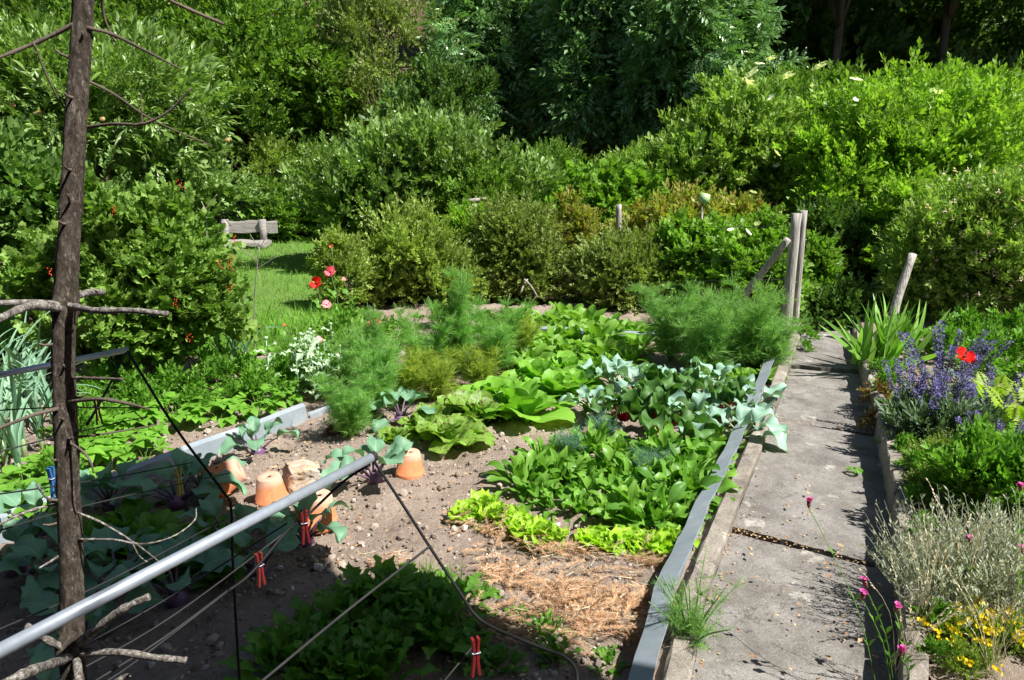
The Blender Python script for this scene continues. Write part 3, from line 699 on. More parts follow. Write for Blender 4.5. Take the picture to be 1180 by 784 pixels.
# tall woodland trees: shared prototypes
FT = []
for sd in range(3):
    mb = MB(); Ls = crown(mb, (0, 0, 4.6), (2.3, 2.1, 3.8), [3000, 2600, 2800][sd], SP_low, .34, 40+sd, 20, gap=.5)
    tb = MB(); tube(tb, spline([(0, 0, -.3), (.08, .03, 2), (-.05, 0, 4.5), (.05, .05, 7.4)], 12), np.linspace(.13, .03, 12), 8)
    lb = MB(); limbs(lb, (0, 0, 2.2), (0, 0, 4.6), (2.3, 2.1, 3.6), Ls, .11, seed=sd)
    FT.append((mb, tb, lb))
FTm = [[mb.mesh('crown', MAT[['leaf_dark', 'leaf_mid', 'leaf_ash'][i]]), tb.mesh('trunk', MAT['bark']), lb.mesh('branches', MAT['bark'])] for i, (mb, tb, lb) in enumerate(FT)]
far = [(-16, 19, 1.1, 1), (-12.5, 20.5, 1.15, 0), (-9.5, 18.5, 1.0, 1), (-6.6, 21, 1.15, 2), (-3.6, 19.5, 1.1, 0), (-.6, 21.5, 1.2, 1), (2.2, 19, 1.1, 0), (5, 20.5, 1.15, 2), (8.2, 18.8, 1.1, 0), (11, 20, 1.1, 0), (14, 18.5, 1.1, 1), (17.5, 20, 1.15, 0),
       (-14, 26, 1.3, 0), (-9, 27, 1.3, 2), (-4.5, 26, 1.35, 0), (.5, 27.5, 1.3, 0), (5, 26, 1.35, 0), (9.5, 27, 1.3, 2), (14.5, 26, 1.3, 0), (19, 27, 1.3, 0)]
posn = ['at the far left of the wood', 'behind the apple tree', 'behind the left lawn end', 'behind the bench', 'left of the tall ashes', 'behind the ashes', 'behind the ashes to the right', 'between the ashes and the elder', 'behind the elder', 'right of the elder', 'above the bright hazel', 'at the right border']
for i, (x, y, s, k) in enumerate(far):
    a = dict(name='woodland_tree', loc=(x, y, float(terr(0, y))-.1), rz=i*1.3, sc=s)
    if i < 12: make(a['name'], 'tall woodland tree with dense leafy crown %s' % posn[i], 'tree', a['loc'], [('crown', FTm[k][0]), ('trunk', FTm[k][1]), ('branches', FTm[k][2])], a['rz'], s, group='tall trees of the wood behind the garden')
    else: make(a['name'], 'dark tree deep inside the shaded wood, barely visible between nearer crowns', 'tree', a['loc'], [('crown', FTm[k][0]), ('trunk', FTm[k][1]), ('branches', FTm[k][2])], a['rz'], s, group='dark trees deep in the wood')
# right side: dark shaded wood, high canopies with bare trunks beneath
mb = MB(); Ls = crown(mb, (0, 0, 6.0), (2.7, 2.5, 2.9), 2800, SP_low, .38, 77, 16, gap=.25)
tb = MB(); tube(tb, spline([(0, 0, -.3), (.25, .03, 1.6), (.35, 0, 3.8), (.1, .05, 7)], 12), np.linspace(.12, .04, 12), 8)
lb = MB(); limbs(lb, (.33, 0, 3.4), (0, 0, 6.6), (2.6, 2.4, 2.3), Ls, .12, seed=5)
HC = [('crown', mb.mesh('crown', MAT['leaf_dark'])), ('trunk', tb.mesh('trunk', MAT['bark'])), ('branches', lb.mesh('branches', MAT['bark']))]
for i, (x, y, s, l) in enumerate([(5.6, 14.4, .95, 'slender leaning dark trunk rising above the white-flowered elder'), (8.3, 14.6, 1.0, 'shaded high-crowned tree behind the bright green hazel'), (10.8, 12.4, 1.05, 'shaded high-crowned tree at the upper right corner'),
        (13.4, 11.2, 1.05, 'tall shading tree just outside the wood edge on the right')]):
    make('forest_tree', l, 'tree', (x, y, float(terr(0, y))), HC, i*2.1, s, group='high-crowned trees in the dark right-hand wood')
# low dark undergrowth far right
SPm = SP_low
def bushproto(mat, sd, n, size, temps, rad=(1.2, 1.0, .9)):
    mb = MB(); Ls = crown(mb, (0, 0, rad[2]*.9), rad, n, temps, size, sd, 14, gap=.3); lb = MB(); limbs(lb, (0, 0, -.05), (0, 0, rad[2]*.9), rad, Ls, .05, seed=sd)
    return [('foliage', mb.mesh('foliage', MAT[mat])), ('stems', lb.mesh('stems', MAT['bark']))]
UB = [bushproto('leaf_dark', 61, 2300, .17, SP_low), bushproto('leaf_mid', 62, 2300, .17, SP_low)]
for i, (x, y, s, k, l) in enumerate([(-9.5, 15, 1.5, 0, 'dark shaded bush at the left edge below the mid green tree'), (-7, 14.2, 1.4, 0, 'dark shaded bush behind the rustic bench'), (-4.6, 14.8, 1.4, 0, 'dark understorey bush between the bench and the apple shrub'), (-2, 15, 1.5, 0, 'dark understorey bush left below the tall ashes'),
        (.6, 15.2, 1.4, 0, 'dark understorey bush under the middle ash'), (3, 15, 1.4, 0, 'dark understorey bush under the right ash'), (5.6, 14.6, 1.3, 0, 'dark understorey bush behind the elder'), (8.4, 14.8, 1.5, 0, 'dark understorey bush behind the hazel'), (11.2, 14.2, 1.5, 0, 'dark understorey bush at the right border'),
        (6.6, 9.9, 1.0, 0, 'dark shaded bush low beside the path beyond the garden'), (9.6, 11.0, 1.2, 1, 'green bush behind the rose at the right border'), (7.0, 17.2, 2.3, 0, 'large dark bush on the shaded slope above the elder'), (10.2, 17.6, 2.4, 0, 'large dark bush on the shaded slope above the hazel'), (13.6, 17.0, 2.4, 0, 'large dark bush on the shaded slope at the upper right corner'), (4.2, 17.4, 2.2, 0, 'large dark bush on the shaded slope right of the ashes'), (16.0, 18.5, 2.4, 0, 'large dark bush beyond the upper right corner'), (12.4, 13.6, 1.5, 0, 'dark bush under the high trees right of the hazel')]):
    make('understorey_bush', l, 'bush', (x, y, float(terr(0, y))), UB[k], i*1.9, s, group='understorey bushes at the edge of the wood')

# --- flowers/fruits as parts
def front_at(me_mb, root, px, py, win=9):
    v = np.concatenate(me_mb.v)+root
    fw = np.array([0, cos(PITCH), -sin(PITCH)]); up = np.array([0, sin(PITCH), cos(PITCH)]); d = v-np.array([0, 0, CAMH]); z = d@fw
    X = d[:, 0]/z*F+PW/2; Y_ = -(d@up)/z*F+PH/2; k = (abs(X-px) < win) & (abs(Y_-py) < win)
    if k.sum() < 5: return None
    return P(px, py, np.percentile(v[k, 1], 4)-.03)-root
def on_front(nm, mat, pts, size, tmpl):
    def fn(c, rad, Ls, name, mbuf=None, root=None):
        out = []
        for px, py in pts:
            p = front_at(mbuf, root, px, py)
            if p is None: continue
            mb = MB(); mb.inst(tmpl, np.array([Rz(rng.uniform(0, 6))@Rx(rng.uniform(.2, .9))])*size*rng.uniform(.7, 1.25), p[None]); out.append((nm, mb.mesh(nm, MAT[mat])))
        return out
    fn.front = True; return fn
def umbel_mesh():
    mb = MB(); k = 40; a = rng.uniform(0, 2*pi, k); r = .05*np.sqrt(rng.random(k)); d = np.stack([np.cos(a)*.3, np.sin(a)*.3, np.ones(k)], 1)
    mb.inst(LOW, frames(np.stack([np.cos(a), np.sin(a), .3+0*a], 1), 1, .035), np.stack([np.cos(a)*r, np.sin(a)*r, .01-r*r*3], 1)); mb.add([(0, 0, .004)]+[(.05*cos(i*.785), .05*sin(i*.785), .002) for i in range(8)], None, [(0, i+1, (i+1) % 8+1) for i in range(8)])
    return mb
def flower_parts(nm, mat, cnt, size, tmpl, front=-.6, place=None):
    def fn(c, rad, Ls, name):
        out = []
        for i in range(cnt):
            for _ in range(50):
                l, r = Ls[rng.integers(0, len(Ls))]; d = norm(rng.normal(0, 1, 3)+np.array([.2, front*1.6, .7]))
                if d[1] < 0: break
            p = c+(l+d*r*1.25)*rad; mb = MB(); mb.inst(tmpl, np.array([Rz(rng.uniform(0, 6))@Rx(rng.uniform(.1, .9))])*size*rng.uniform(.7, 1.2), p[None]); out.append((nm, mb.mesh(nm, MAT[mat])))
        return out
    return fn
UMB = umbel_mesh().template()
f5 = MB(); PET = T_([(0, 0, 0), (-.45, .5, .12), (.45, .5, .12), (-.3, .95, .2), (.3, .95, .2), (0, .5, .05)], [(5, 2, 4, 3)], [(0, 5, 1), (0, 2, 5), (1, 5, 3)])
f5.inst(PET, np.array([Rz(i*2*pi/5) for i in range(5)]), np.zeros((5, 3))); FIVE = f5.template()
f3 = MB(); 
for i in range(4): f3.inst(FIVE, np.array([Rz(i)@Rx(rng.uniform(-.6, .6))]), rng.normal(0, .9, (1, 3)))
CLU = f3.template()
RKs = rock(9, 2)

shrub('broadleaf_tree', 'light mid green tree crown rising above the bench, upper left', 'tree', 270, 90, 13.2, 175, 165, 'leaf_mid', SP_s, .27, 6500, seed=2, trunk=.09, k=18, gap=.45)
shrub('broadleaf_tree', 'dark green broadleaf tree left of the picture top, behind the apple boughs', 'tree', 60, 40, 12.2, 180, 160, 'leaf_mid', SP_s, .28, 3600, seed=12, trunk=.09, k=16, gap=.4)
shrub('thin_tree', 'thin stemmed yellowish green tree between the mid green tree and the ashes', 'tree', 440, 75, 12.8, 105, 145, 'leaf_olive_dark', SP_small, .30, 2300, seed=3, trunk=.06, k=15, gap=.6, sub=4)
for px, py, rx, rz, Y, sd, l in [(575, 90, 95, 150, 13.6, 4, 'leftmost of the three tall dark ash trees with shadowy hanging leaves'), (700, 85, 105, 170, 12.8, 5, 'middle tall dark ash tree with drooping feathery leaves'), (800, 80, 85, 160, 11.6, 6, 'rightmost tall ash tree with glossy drooping leaves beside the elder')]:
    shrub('ash_tree', l, 'tree', px, py, Y, rx, rz, 'leaf_ash', SP_ash, .46, 1500, seed=sd, trunk=.08, k=18, gap=.6, droop=.45, up=.1, group='tall dark ash trees')
shrub('elm_bush', 'dense mid green bush between the bench and the apple shrub, in half shade', 'bush', 385, 175, 12.8, 90, 110, 'leaf_mid', SP_s, .26, 1700, seed=7, k=12)
shrub('bramble_bush', 'low leafy green bush just behind and right of the rustic bench', 'bush', 345, 250, 11.9, 70, 42, 'leaf_mid', SP_s, .22, 1300, seed=8, k=10)
shrub('apple_bush', 'rounded apple bush with pale green upright shoot tips in the centre left', 'bush', 485, 205, 9.2, 140, 84, 'leaf_apple', SP_s, .24, 4300, seed=9, k=18, gap=.3, up=.8, ry=.55, extras=[])
shrub('leafy_bush', 'low green bush under the left end of the apple bush beside the lawn', 'bush', 418, 262, 9.0, 50, 50, 'leaf_mid', SP_s, .2, 1100, seed=10, k=10)
shrub('currant_bush', 'light green bush behind the small wooden frame, middle of the photo', 'bush', 690, 245, 8.9, 88, 70, 'leaf_raspberry', SP_lob, .2, 1250, seed=11, k=14, gap=.4, up=.5)
shrub('blueberry_bush', 'broad yellow-green small-leaved bush, leftmost of the clipped row', 'bush', 484, 318, 7.4, 84, 78, 'leaf_olive', SP_small, .19, 3400, seed=13, k=16, gap=.3, ry=.7, group='row of rounded bushes at the end of the bed')
shrub('blueberry_bush', 'rounded dull green bush in the middle of the clipped row', 'bush', 604, 306, 7.6, 58, 92, 'leaf_olive_dark', SP_small, .18, 2800, seed=14, k=14, gap=.3, ry=.8, group='row of rounded bushes at the end of the bed')
shrub('blueberry_bush', 'lower dull green bush at the right end of the clipped row', 'bush', 716, 322, 7.3, 76, 70, 'leaf_olive_dark', SP_small, .18, 3000, seed=15, k=14, gap=.3, ry=.7, group='row of rounded bushes at the end of the bed')
shrub('forsythia_bush', 'yellow-tinged bush with reddish shoots right of the clipped row', 'bush', 785, 275, 7.9, 85, 62, 'leaf_yellowish', SP_s, .17, 1700, seed=16, k=16, gap=.45, up=.2)
shrub('wild_rose', 'tall arching wild rose with scattered white flowers left of the gate post', 'rose', 845, 185, 9.4, 100, 120, 'leaf_rose', SP_s, .22, 2700, seed=17, k=18, gap=.4)
shrub('elder_bush', 'elder bush topped with creamy white flower heads at the wood edge', 'bush', 930, 150, 11.0, 95, 80, 'leaf_mid', SP_s, .26, 2300, seed=18, k=16, gap=.4)
shrub('hazel_bush', 'large bright yellow-green sunlit bush right of the gate post', 'bush', 1056, 205, 8.6, 125, 125, 'leaf_bright', SP_low, .22, 5600, seed=19, k=22, gap=.35, up=.5)
shrub('hazel_bush', 'lower bright green bush with shadowed underside above the leaning post', 'bush', 975, 225, 8.3, 62, 80, 'leaf_bright', SP_low, .19, 2300, seed=29, k=14, gap=.4, up=.4)
shrub('rambling_rose', 'rambling rose with tiny pale pink flower clusters at the right edge', 'rose', 1120, 300, 6.3, 95, 125, 'leaf_rose', SP_lown, .14, 4000, seed=20, k=20, gap=.35)
shrub('rambling_rose', 'second rambling rose filling the right border behind the pink flowered one', 'rose', 1215, 310, 6.1, 75, 130, 'leaf_rose', SP_lown, .16, 2600, seed=21, k=16, gap=.35)
shrub('raspberry_bush', 'raspberry canes with broad light green leaves at the foot of the gate post', 'bush', 868, 325, 6.55, 50, 62, 'leaf_raspberry', SP_r, .16, 900, seed=22, k=14, gap=.4, group='raspberry canes')
shrub('raspberry_bush', 'raspberry canes with light leaves between the forsythia and the fennel', 'bush', 808, 305, 7.1, 55, 50, 'leaf_raspberry', SP_r, .17, 850, seed=23, k=12, gap=.4, group='raspberry canes')
shrub('ivy_bush', 'deeply shaded dark bush closing the end of the path', 'bush', 965, 300, 7.9, 85, 90, 'leaf_dark', SP_s, .18, 1900, seed=24, k=14, gap=.2, ry=.6)
shrub('ivy_bush', 'small leafy climber on the ground right of the gate post', 'bush', 938, 320, 6.9, 26, 52, 'leaf_raspberry', SP_r, .11, 420, seed=25, k=10, gap=.4)
shrub('ivy_bush', 'low dark leafy bush where the path disappears into shade', 'bush', 952, 365, 6.5, 52, 34, 'leaf_dark', SP_s, .14, 900, seed=27, k=12, gap=.2)
shrub('privet_bush', 'low bush right of the path between leaning post and rambling rose', 'bush', 1072, 350, 6.4, 50, 58, 'leaf_rose', SP_lown, .14, 900, seed=28, k=12, gap=.25)
shrub('elder_bush', 'bright green bush directly behind the top of the leaning post', 'bush', 1060, 290, 7.4, 62, 90, 'leaf_bright', SP_low, .18, 1500, seed=26, k=12, gap=.25)
# left: apple tree, currants, broad-leaved shrub
def apples(c, rad, Ls, name):
    out = []
    for px, py in [(15, 122), (44, 131), (20, 155), (118, 138), (262, 162)]:
        p = P(px, py, 5.7)-np.array([AC[0], 6.6, 0]); mb = MB(); mb.inst(RKs, np.eye(3)[None]*.021, p[None]); out.append(('apple', mb.mesh('apple', MAT['apple_skin'])))
    return out
AC = P(85, 120, 6.6)
shrub('apple_tree', 'apple tree with grey-green leaves and small reddish apples at the upper left', 'tree', 85, 120, 6.6, 175, 92, 'leaf_apple', SP_up, .24, 3000, seed=31, k=22, gap=.35, trunk=.06, droop=.25, extras=[('apple', apples)], ry=.6)
shrub('elder_bush', 'broad-leaved dark green bush behind the larch pole, left edge', 'bush', 35, 262, 5.6, 110, 100, 'leaf_broad', SP_r, .19, 1500, seed=32, k=14, gap=.3)
def berries(pts, Y):
    def fn(c, rad, Ls, name):
        out = []
        for px, py in pts:
            p = P(px, py, Y); mb = MB(); k = 7; q = p+np.stack([rng.normal(0, .010, k), rng.normal(0, .008, k), -np.linspace(0, .045, k)], 1)-np.array([BC[0], 4.75, 0])
            mb.inst(RK[0], np.tile(np.eye(3)*.005, (k, 1, 1)), q); out.append(('berry_cluster', mb.mesh('berry_cluster', MAT['berry_red'])))
        return out
    return fn
BC = P(172, 335, 4.75)
shrub('redcurrant_bush', 'large redcurrant bush with lobed leaves and red berries left of the lawn', 'bush', 172, 335, 4.75, 100, 145, 'leaf_currant', SP_lob, .12, 3300, seed=33, k=22, gap=.4, ry=.75,
      extras=[('berry_cluster', berries([(207, 208), (131, 238), (266, 294), (265, 302), (58, 309), (266, 327), (201, 345), (218, 385), (254, 300), (270, 272)], 4.15))])
shrub('redcurrant_bush', 'smaller currant bush low between the leeks and the big redcurrant', 'bush', 95, 330, 5.0, 75, 75, 'leaf_currant', SP_lob, .14, 700, seed=34, k=12, gap=.4)
shrub('rose_bush', 'small upright rose bush with yellow-green leaves at the right side of the lawn', 'rose', 396, 318, 6.9, 34, 62, 'leaf_olive', SP_lown, .12, 900, seed=35, k=12, gap=.5)

for px, py, Y, rx, rz, mat, tp, sz, n_, sd, l in [(560, 235, 8.5, 48, 48, 'leaf_mid', SP_s, .17, 700, 101, 'mid green bush squeezed between the apple bush and the wooden frame'), (745, 215, 9.6, 50, 60, 'leaf_rose', SP_lown, .17, 900, 102, 'narrow-leaved bush between the ashes and the wild rose'),
        (640, 215, 10.4, 60, 48, 'leaf_mid', SP_small, .2, 800, 103, 'fine-leaved bush under the middle ash behind the light green bush'), (330, 205, 12.0, 55, 45, 'leaf_olive', SP_s, .2, 700, 104, 'yellow-green bush above the bench at the edge of the apple bush'),
        (548, 268, 7.9, 42, 40, 'leaf_bright', SP_low, .14, 450, 105, 'light green suckers growing between the first two rounded bushes'), (660, 270, 7.9, 36, 40, 'leaf_yellowish', SP_s, .14, 420, 106, 'yellowish shoots between the middle and right rounded bushes'),
        (900, 215, 9.2, 50, 70, 'leaf_rose', SP_s, .18, 900, 107, 'rose thicket between the wild rose and the bright hazel'), (1105, 130, 9.6, 70, 60, 'leaf_bright', SP_low, .2, 1000, 108, 'upper right crown of the bright sunlit hazel thicket'), (215, 215, 6.9, 60, 60, 'leaf_apple', SP_s, .17, 900, 109, 'apple sucker growth between the apple tree and the redcurrant'),
        (505, 130, 11.6, 70, 60, 'leaf_dark', SP_s, .24, 900, 110, 'dark broadleaf bush behind the top of the apple bush')]:
    shrub('wild_shrub', l, 'bush', px, py, Y, rx, rz, mat, tp, sz, n_, seed=sd, k=9, gap=.35, up=.5)

def bloom(nm, mat, pts, size, tmpl, maxd=99):
    for px, py in pts:
        best = None
        for o, root, X, Y_, D_ in SHR:
            k = (abs(X-px) < 7) & (abs(Y_-py) < 7)
            if k.sum() < 4: continue
            y = float(np.percentile(D_[k], 6))
            if best is None or y < best[0]: best = (y, o, root)
        if best is None: continue
        y, o, root = best; p = P(px, py, y-.05)-root; mb = MB()
        mb.inst(tmpl, np.array([Rz(rng.uniform(0, 6))@Rx(rng.uniform(.2, .9))])*size*.8*(y/9)*rng.uniform(.75, 1.25), p[None]); f = link(bpy.data.objects.new(nm, mb.mesh(nm, MAT[mat])), o)
bloom('flower', 'white_flower', [(888, 113), (912, 129), (895, 177), (895, 191), (810, 200), (831, 207), (852, 207), (844, 236), (805, 180), (868, 222), (800, 232), (848, 128), (984, 122), (1104, 168), (1083, 161), (986, 115), (875, 150), (822, 160)], .062, FIVE)
bloom('flower', 'white_flower', [(852, 262), (862, 268), (842, 265), (856, 272), (873, 258)], .06, FIVE)
bloom('flower_head', 'white_flower', [(862, 61), (889, 68), (875, 74), (945, 77), (986, 92), (868, 84), (936, 100), (862, 95), (908, 88), (1080, 106), (870, 147)], 1.25, UMB)
bloom('flower_cluster', 'pink_flower', [(float(rng.uniform(1062, 1178)), float(rng.uniform(190, 345))) for _ in range(85)], .016, CLU)
# ================================================================= VEGETABLES
def off_bed(p): return p
# lettuces
ROM = []
for i in range(3):
    mb = MB(); rosette(mb, 22, .24, .085, romaine, (1.35, .3), (.3, 1.1), .25, .16, 8, nl=8, nw=6, z0=.01, jit=.12); ROM.append(mb.mesh('leaves', MAT['lettuce']))
for i, (x, y, s, l) in enumerate([(600, 487, 1.15, 'biggest romaine lettuce, pale green, next to the bare earth strip'), (572, 470, 1.0, 'romaine lettuce head directly behind the speckled lettuces'), (637, 462, .95, 'romaine lettuce behind the biggest head, right edge of its row'),
        (618, 445, .9, 'romaine lettuce in the middle of the row beside the yellowish dill'), (655, 436, .85, 'romaine lettuce with ragged outer leaf before the beans'), (664, 452, .8, 'small romaine lettuce nearest the white cabbage leaf')]):
    make('romaine_lettuce', l, 'lettuce', G(x, y), [(None, ROM[i % 3])], i*1.1, s*1.15, group='romaine lettuces in the left row')
SPK = []
for i in range(2):
    mb = MB(); rosette(mb, 18, .19, .075, romaine, (1.3, .3), (.3, 1.2), .25, .25, 10, nl=8, nw=6, z0=.01); SPK.append(mb.mesh('leaves', MAT['speckled_lettuce']))
for i, (x, y, s, l) in enumerate([(520, 516, 1.0, 'speckled lettuce at the near end of the row beside the upturned pot'), (553, 492, 1.05, 'speckled lettuce with brown dotted leaves touching the biggest romaine'), (487, 502, .75, 'small speckled lettuce beside the kohlrabi seedling'), (455, 512, .55, 'small yellow-green lettuce nearest the limestone block'), (536, 478, .8, 'speckled lettuce between the yellow dill and the biggest romaine'), (500, 488, .7, 'speckled lettuce just before the yellow dill')]):
    make('speckled_lettuce', l, 'lettuce', G(x, y), [(None, SPK[i % 2])], i*2, s*1.25, group='speckled lettuces')
LOL = []
for i in range(4):
    mb = MB(); rosette(mb, 24, .10, .042, obov, (1.5, .45), (.2, 1.0), .3, .5, 17, nl=7, nw=6, z0=.0); LOL.append(mb.mesh('leaves', MAT['lollo']))
for i, (x, y, s) in enumerate([(540, 598, 1.0), (556, 590, 1.0), (572, 604, 1.1), (590, 598, .7), (603, 614, 1.0), (622, 622, 1.0), (638, 626, .8), (684, 628, .9), (702, 634, .85), (724, 632, 1.0), (744, 636, 1.05), (766, 636, 1.1), (783, 628, .8), (590, 612, .8)]):
    make('frilly_lettuce', 'small frilly yellow-green lettuce in the cross row before the dry mulch', 'lettuce', G(x, y, .02), [(None, LOL[i % 4])], i*1.7, s*1.02, group='frilly lettuce seedlings')
# spinach / leaf beet mass
SPI = []
for i in range(9):
    mb = MB(); k = i % 3
    if k == 0: rosette(mb, 26, .17, .023, spat, (1.5, .55), (.2, 1.9), .4, .35, 9, nl=9, nw=4, z0=.0, r0=.04, lobes=.08, jit=.35)
    elif k == 1: rosette(mb, 20, .16, .030, spat, (1.45, .5), (.3, 1.7), .3, .4, 11, nl=9, nw=5, z0=.0, r0=.035, lobes=.1, jit=.35)
    else: rosette(mb, 30, .15, .019, spat, (1.5, .5), (.2, 2.1), .4, .3, 8, nl=8, nw=4, z0=.0, r0=.05, lobes=.2, jit=.4)
    SPI.append(mb.mesh('leaves', MAT[['spinach', 'spinach', 'young_greens', 'spinach', 'herb', 'spinach', 'mustard', 'young_greens', 'spinach'][i]]))
sp = [(605, 565), (622, 580), (648, 592), (672, 598), (700, 600), (728, 604), (752, 606), (776, 606), (800, 598), (640, 560), (665, 572), (690, 578), (716, 582), (742, 586), (768, 585), (792, 578), (812, 574),
      (632, 538), (655, 545), (680, 552), (706, 556), (732, 560), (758, 560), (784, 556), (806, 548), (826, 540), (665, 525), (690, 528), (718, 532), (745, 534), (770, 530), (835, 520)]
for i, (x, y) in enumerate(sp):
    if G(x, y)[0] > bl(G(x, y)[1])-.17: x -= 14
    make('leaf_beet', 'bushy green leaf vegetable in the dense patch on the right half of the bed', 'vegetable', G(x+random.uniform(-5, 5), y+random.uniform(-3, 3)), [(None, SPI[(i*4) % 9])], i*1.3, random.uniform(.9, 1.4), group='dense patch of green leaf vegetables')
YG = []
for i in range(3):
    mb = MB(); rosette(mb, 22, .15, .033, spat, (1.45, .4), (.2, 1.6), .3, .2, 6, nl=7, nw=4, r0=.03, jit=.3); YG.append(mb.mesh('leaves', MAT['young_greens']))
for i, (x, y, s) in enumerate([(612, 424, 1), (632, 415, 1), (655, 418, 1.1), (676, 412, 1), (698, 418, 1), (640, 398, 1.1), (664, 396, 1.1), (690, 400, 1.2), (712, 408, .9), (650, 384, 1.1), (676, 382, 1.2), (700, 388, 1.2), (722, 392, 1.0), (600, 405, 1), (620, 388, 1), (686, 430, .9), (672, 440, .8), (590, 455, .8), (560, 462, .7), (630, 436, .9), (605, 430, .8), (735, 405, .9), (725, 420, .8), (742, 392, .9), (628, 376, .9), (650, 370, 1.0), (600, 372, .9)]):
    make('young_leaf_vegetable', 'low light green leaf vegetable in the far left row between lettuces and bushes', 'vegetable', G(x, y), [(None, YG[i % 3])], i, s*1.55, group='low leaf vegetables at the far end of the bed')
# mustard greens in shade, near edge
MUS = []
for i in range(4):
    mb = MB(); rosette(mb, 26, .20, .024, spat, (1.5, .6), (.2, 1.4), .25, .35, 12, nl=12, nw=4, lobes=.6, r0=.03, jit=.28); MUS.append(mb.mesh('leaves', MAT['mustard']))
ms = [(410, 712), (435, 700), (460, 706), (485, 700), (390, 730), (420, 738), (448, 734), (476, 728), (500, 722), (360, 745), (388, 762), (420, 766), (450, 762), (340, 768), (325, 785), (370, 790), (405, 795), (440, 795), (505, 745), (530, 700)]
for i, (x, y) in enumerate(ms):
    make('mustard_greens', 'jagged bright green salad plant in the shaded near corner of the bed', 'vegetable', G(x, y), [(None, MUS[i % 4])], i*1.9, random.uniform(.8, 1.05), group='jagged salad plants in the near shade')
for i, (x, y, s) in enumerate([(630, 735, .5), (640, 765, .5), (560, 730, .45), (700, 770, .4), (600, 720, .4), (545, 765, .6), (580, 775, .5)]):
    make('mustard_greens', 'stray seedling of jagged salad standing alone in the dry mulch shade', 'vegetable', G(x, y), [(None, MUS[i % 4])], i*1.1, s, group='stray salad seedlings in the mulch')
SH = []
for i in range(2):
    mb = MB(); rosette(mb, 18, .17, .04, spat, (1.35, .4), (.3, 1.2), .25, .15, 7, nl=6, nw=4, jit=.2); SH.append(mb.mesh('leaves', MAT['spinach']))
for i, (x, y) in enumerate([(150, 615), (175, 628), (205, 640), (232, 640), (160, 650), (190, 662), (225, 668), (250, 655), (130, 640), (240, 625), (110, 625), (262, 672)]):
    make('shaded_spinach', 'dark green spinach standing in shade between the kohlrabi plants', 'vegetable', G(x, y), [(None, SH[i % 2])], i*1.3, random.uniform(.8, 1.1), group='shaded spinach between the kohlrabi')
# grass tufts
def tuft(n, h, w, r, mat, spread=.35, stiff=.5):
    mb = MB()
    for i in range(n):
        a = rng.uniform(0, 6.28); T = leafgrid(h*rng.uniform(.6, 1.1), w, lambda t: 1-t**2*.95, rng.uniform(.2, stiff+.4), .2, 0, 1, 6, 2)
        put(mb, T, Maz(a, pi/2-abs(rng.normal(0, spread)), 0), (r*rng.normal(), r*rng.normal(), 0))
    return mb.mesh('blades', MAT[mat])
TU = tuft(70, .15, .0022, .035, 'grass')
for x, y, s, l in [(512, 690, 1, 'bright grass tuft beside the curved black wire, left one'), (560, 694, .7, 'small bright grass tuft right of the curved black wire'), (490, 672, .7, 'low grass tuft behind the jagged salad')]:
    make('grass_tuft', l, 'grass tuft', G(x, y), [(None, TU)], x, s)
# feathery dill / fennel
def feathery(h, r, n, mat, stalks=7, seed=0, wide=1.0, tl=.05, yellow=None):
    g = np.random.default_rng(seed); mb = MB(); st = MB(); P0 = []; D0 = []
    for k in range(stalks):
        a = g.uniform(0, 6.28); rr = r*sqrt(g.random()); top = np.array([cos(a)*rr, sin(a)*rr, h*g.uniform(.65, 1.0)])
        pts = spline([(0, 0, 0), top*[.35, .35, .5], top], 8); tube(st, pts, np.linspace(.0045, .0015, 8), 4)
        for j in range(int(n/stalks)):
            u = g.uniform(.12, 1)**.8; b = pts[int(u*7)]; dr = norm(np.array([g.normal(), g.normal(), .75])); ln = g.uniform(.03, .13)*wide*(1.25-u*.8)
            P0.append(b); D0.append((dr, ln))
    tl_ = MB(); q = []; dd = []
    for i in range(26):
        t = (i+1)/26; q.append((0, t*.9, -.1*t*t)); az = g.uniform(0, 6.28); dd.append((cos(az)*.8, .75, sin(az)*.8))
    tl_.inst(t_tri(.035), frames(np.array(dd), 1, g.uniform(.22, .42, 26)), np.array(q)); tl_.inst(t_tri(.012), np.eye(3)[None], np.zeros((1, 3))); TT = tl_.template()
    d = np.array([x[0] for x in D0]); ln = np.array([x[1] for x in D0]); mb.inst(TT, frames(d, 3, ln*1.25), np.array(P0))
    return [('fronds', mb.mesh('fronds', MAT[mat])), ('stalks', st.mesh('stalks', MAT['green_stalk']))]
DA = feathery(.78, .20, 1700, 'dill', 9, 1); DB = feathery(.48, .26, 1000, 'dill', 9, 2); DC = feathery(.32, .22, 520, 'dill_yellow', 8, 3); DD = feathery(.16, .1, 200, 'dill_blue', 6, 4, .7)
FE = [feathery(.60, .32, 1100, 'fennel_leaf', 15, 5, 1.25), feathery(.56, .34, 1100, 'fennel_leaf', 15, 6, 1.25)]
for x, y, s, pr, l in [(525, 440, 1.12, DA, 'tallest pointed feathery dill plant left of the lettuces'), (568, 434, 1.25, DB, 'rounded blue-green dill beside the tallest one'), (492, 444, 1.2, DB, 'loose dill at the left of the tallest one'), (470, 466, 1.15, DC, 'yellowish dill near the kohlrabi seedling'), (505, 466, 1.2, DC, 'yellow-green dill directly before the tallest dill'),
        (596, 415, 1.2, DC, 'olive yellow dill at the far end near the bushes'), (432, 482, 1.2, DB, 'airy green dill beside the blooming poppies'), (405, 508, .95, DB, 'airy dill behind the limestone block'), (440, 455, .85, DA, 'slender dill between the poppies and the yellow dill'), (550, 450, 1.1, DC, 'yellow dill tuft against the romaine lettuces')]:
    make('dill', l, 'dill', G(x, y), pr, x, s, group='dill plants on the left of the bed')
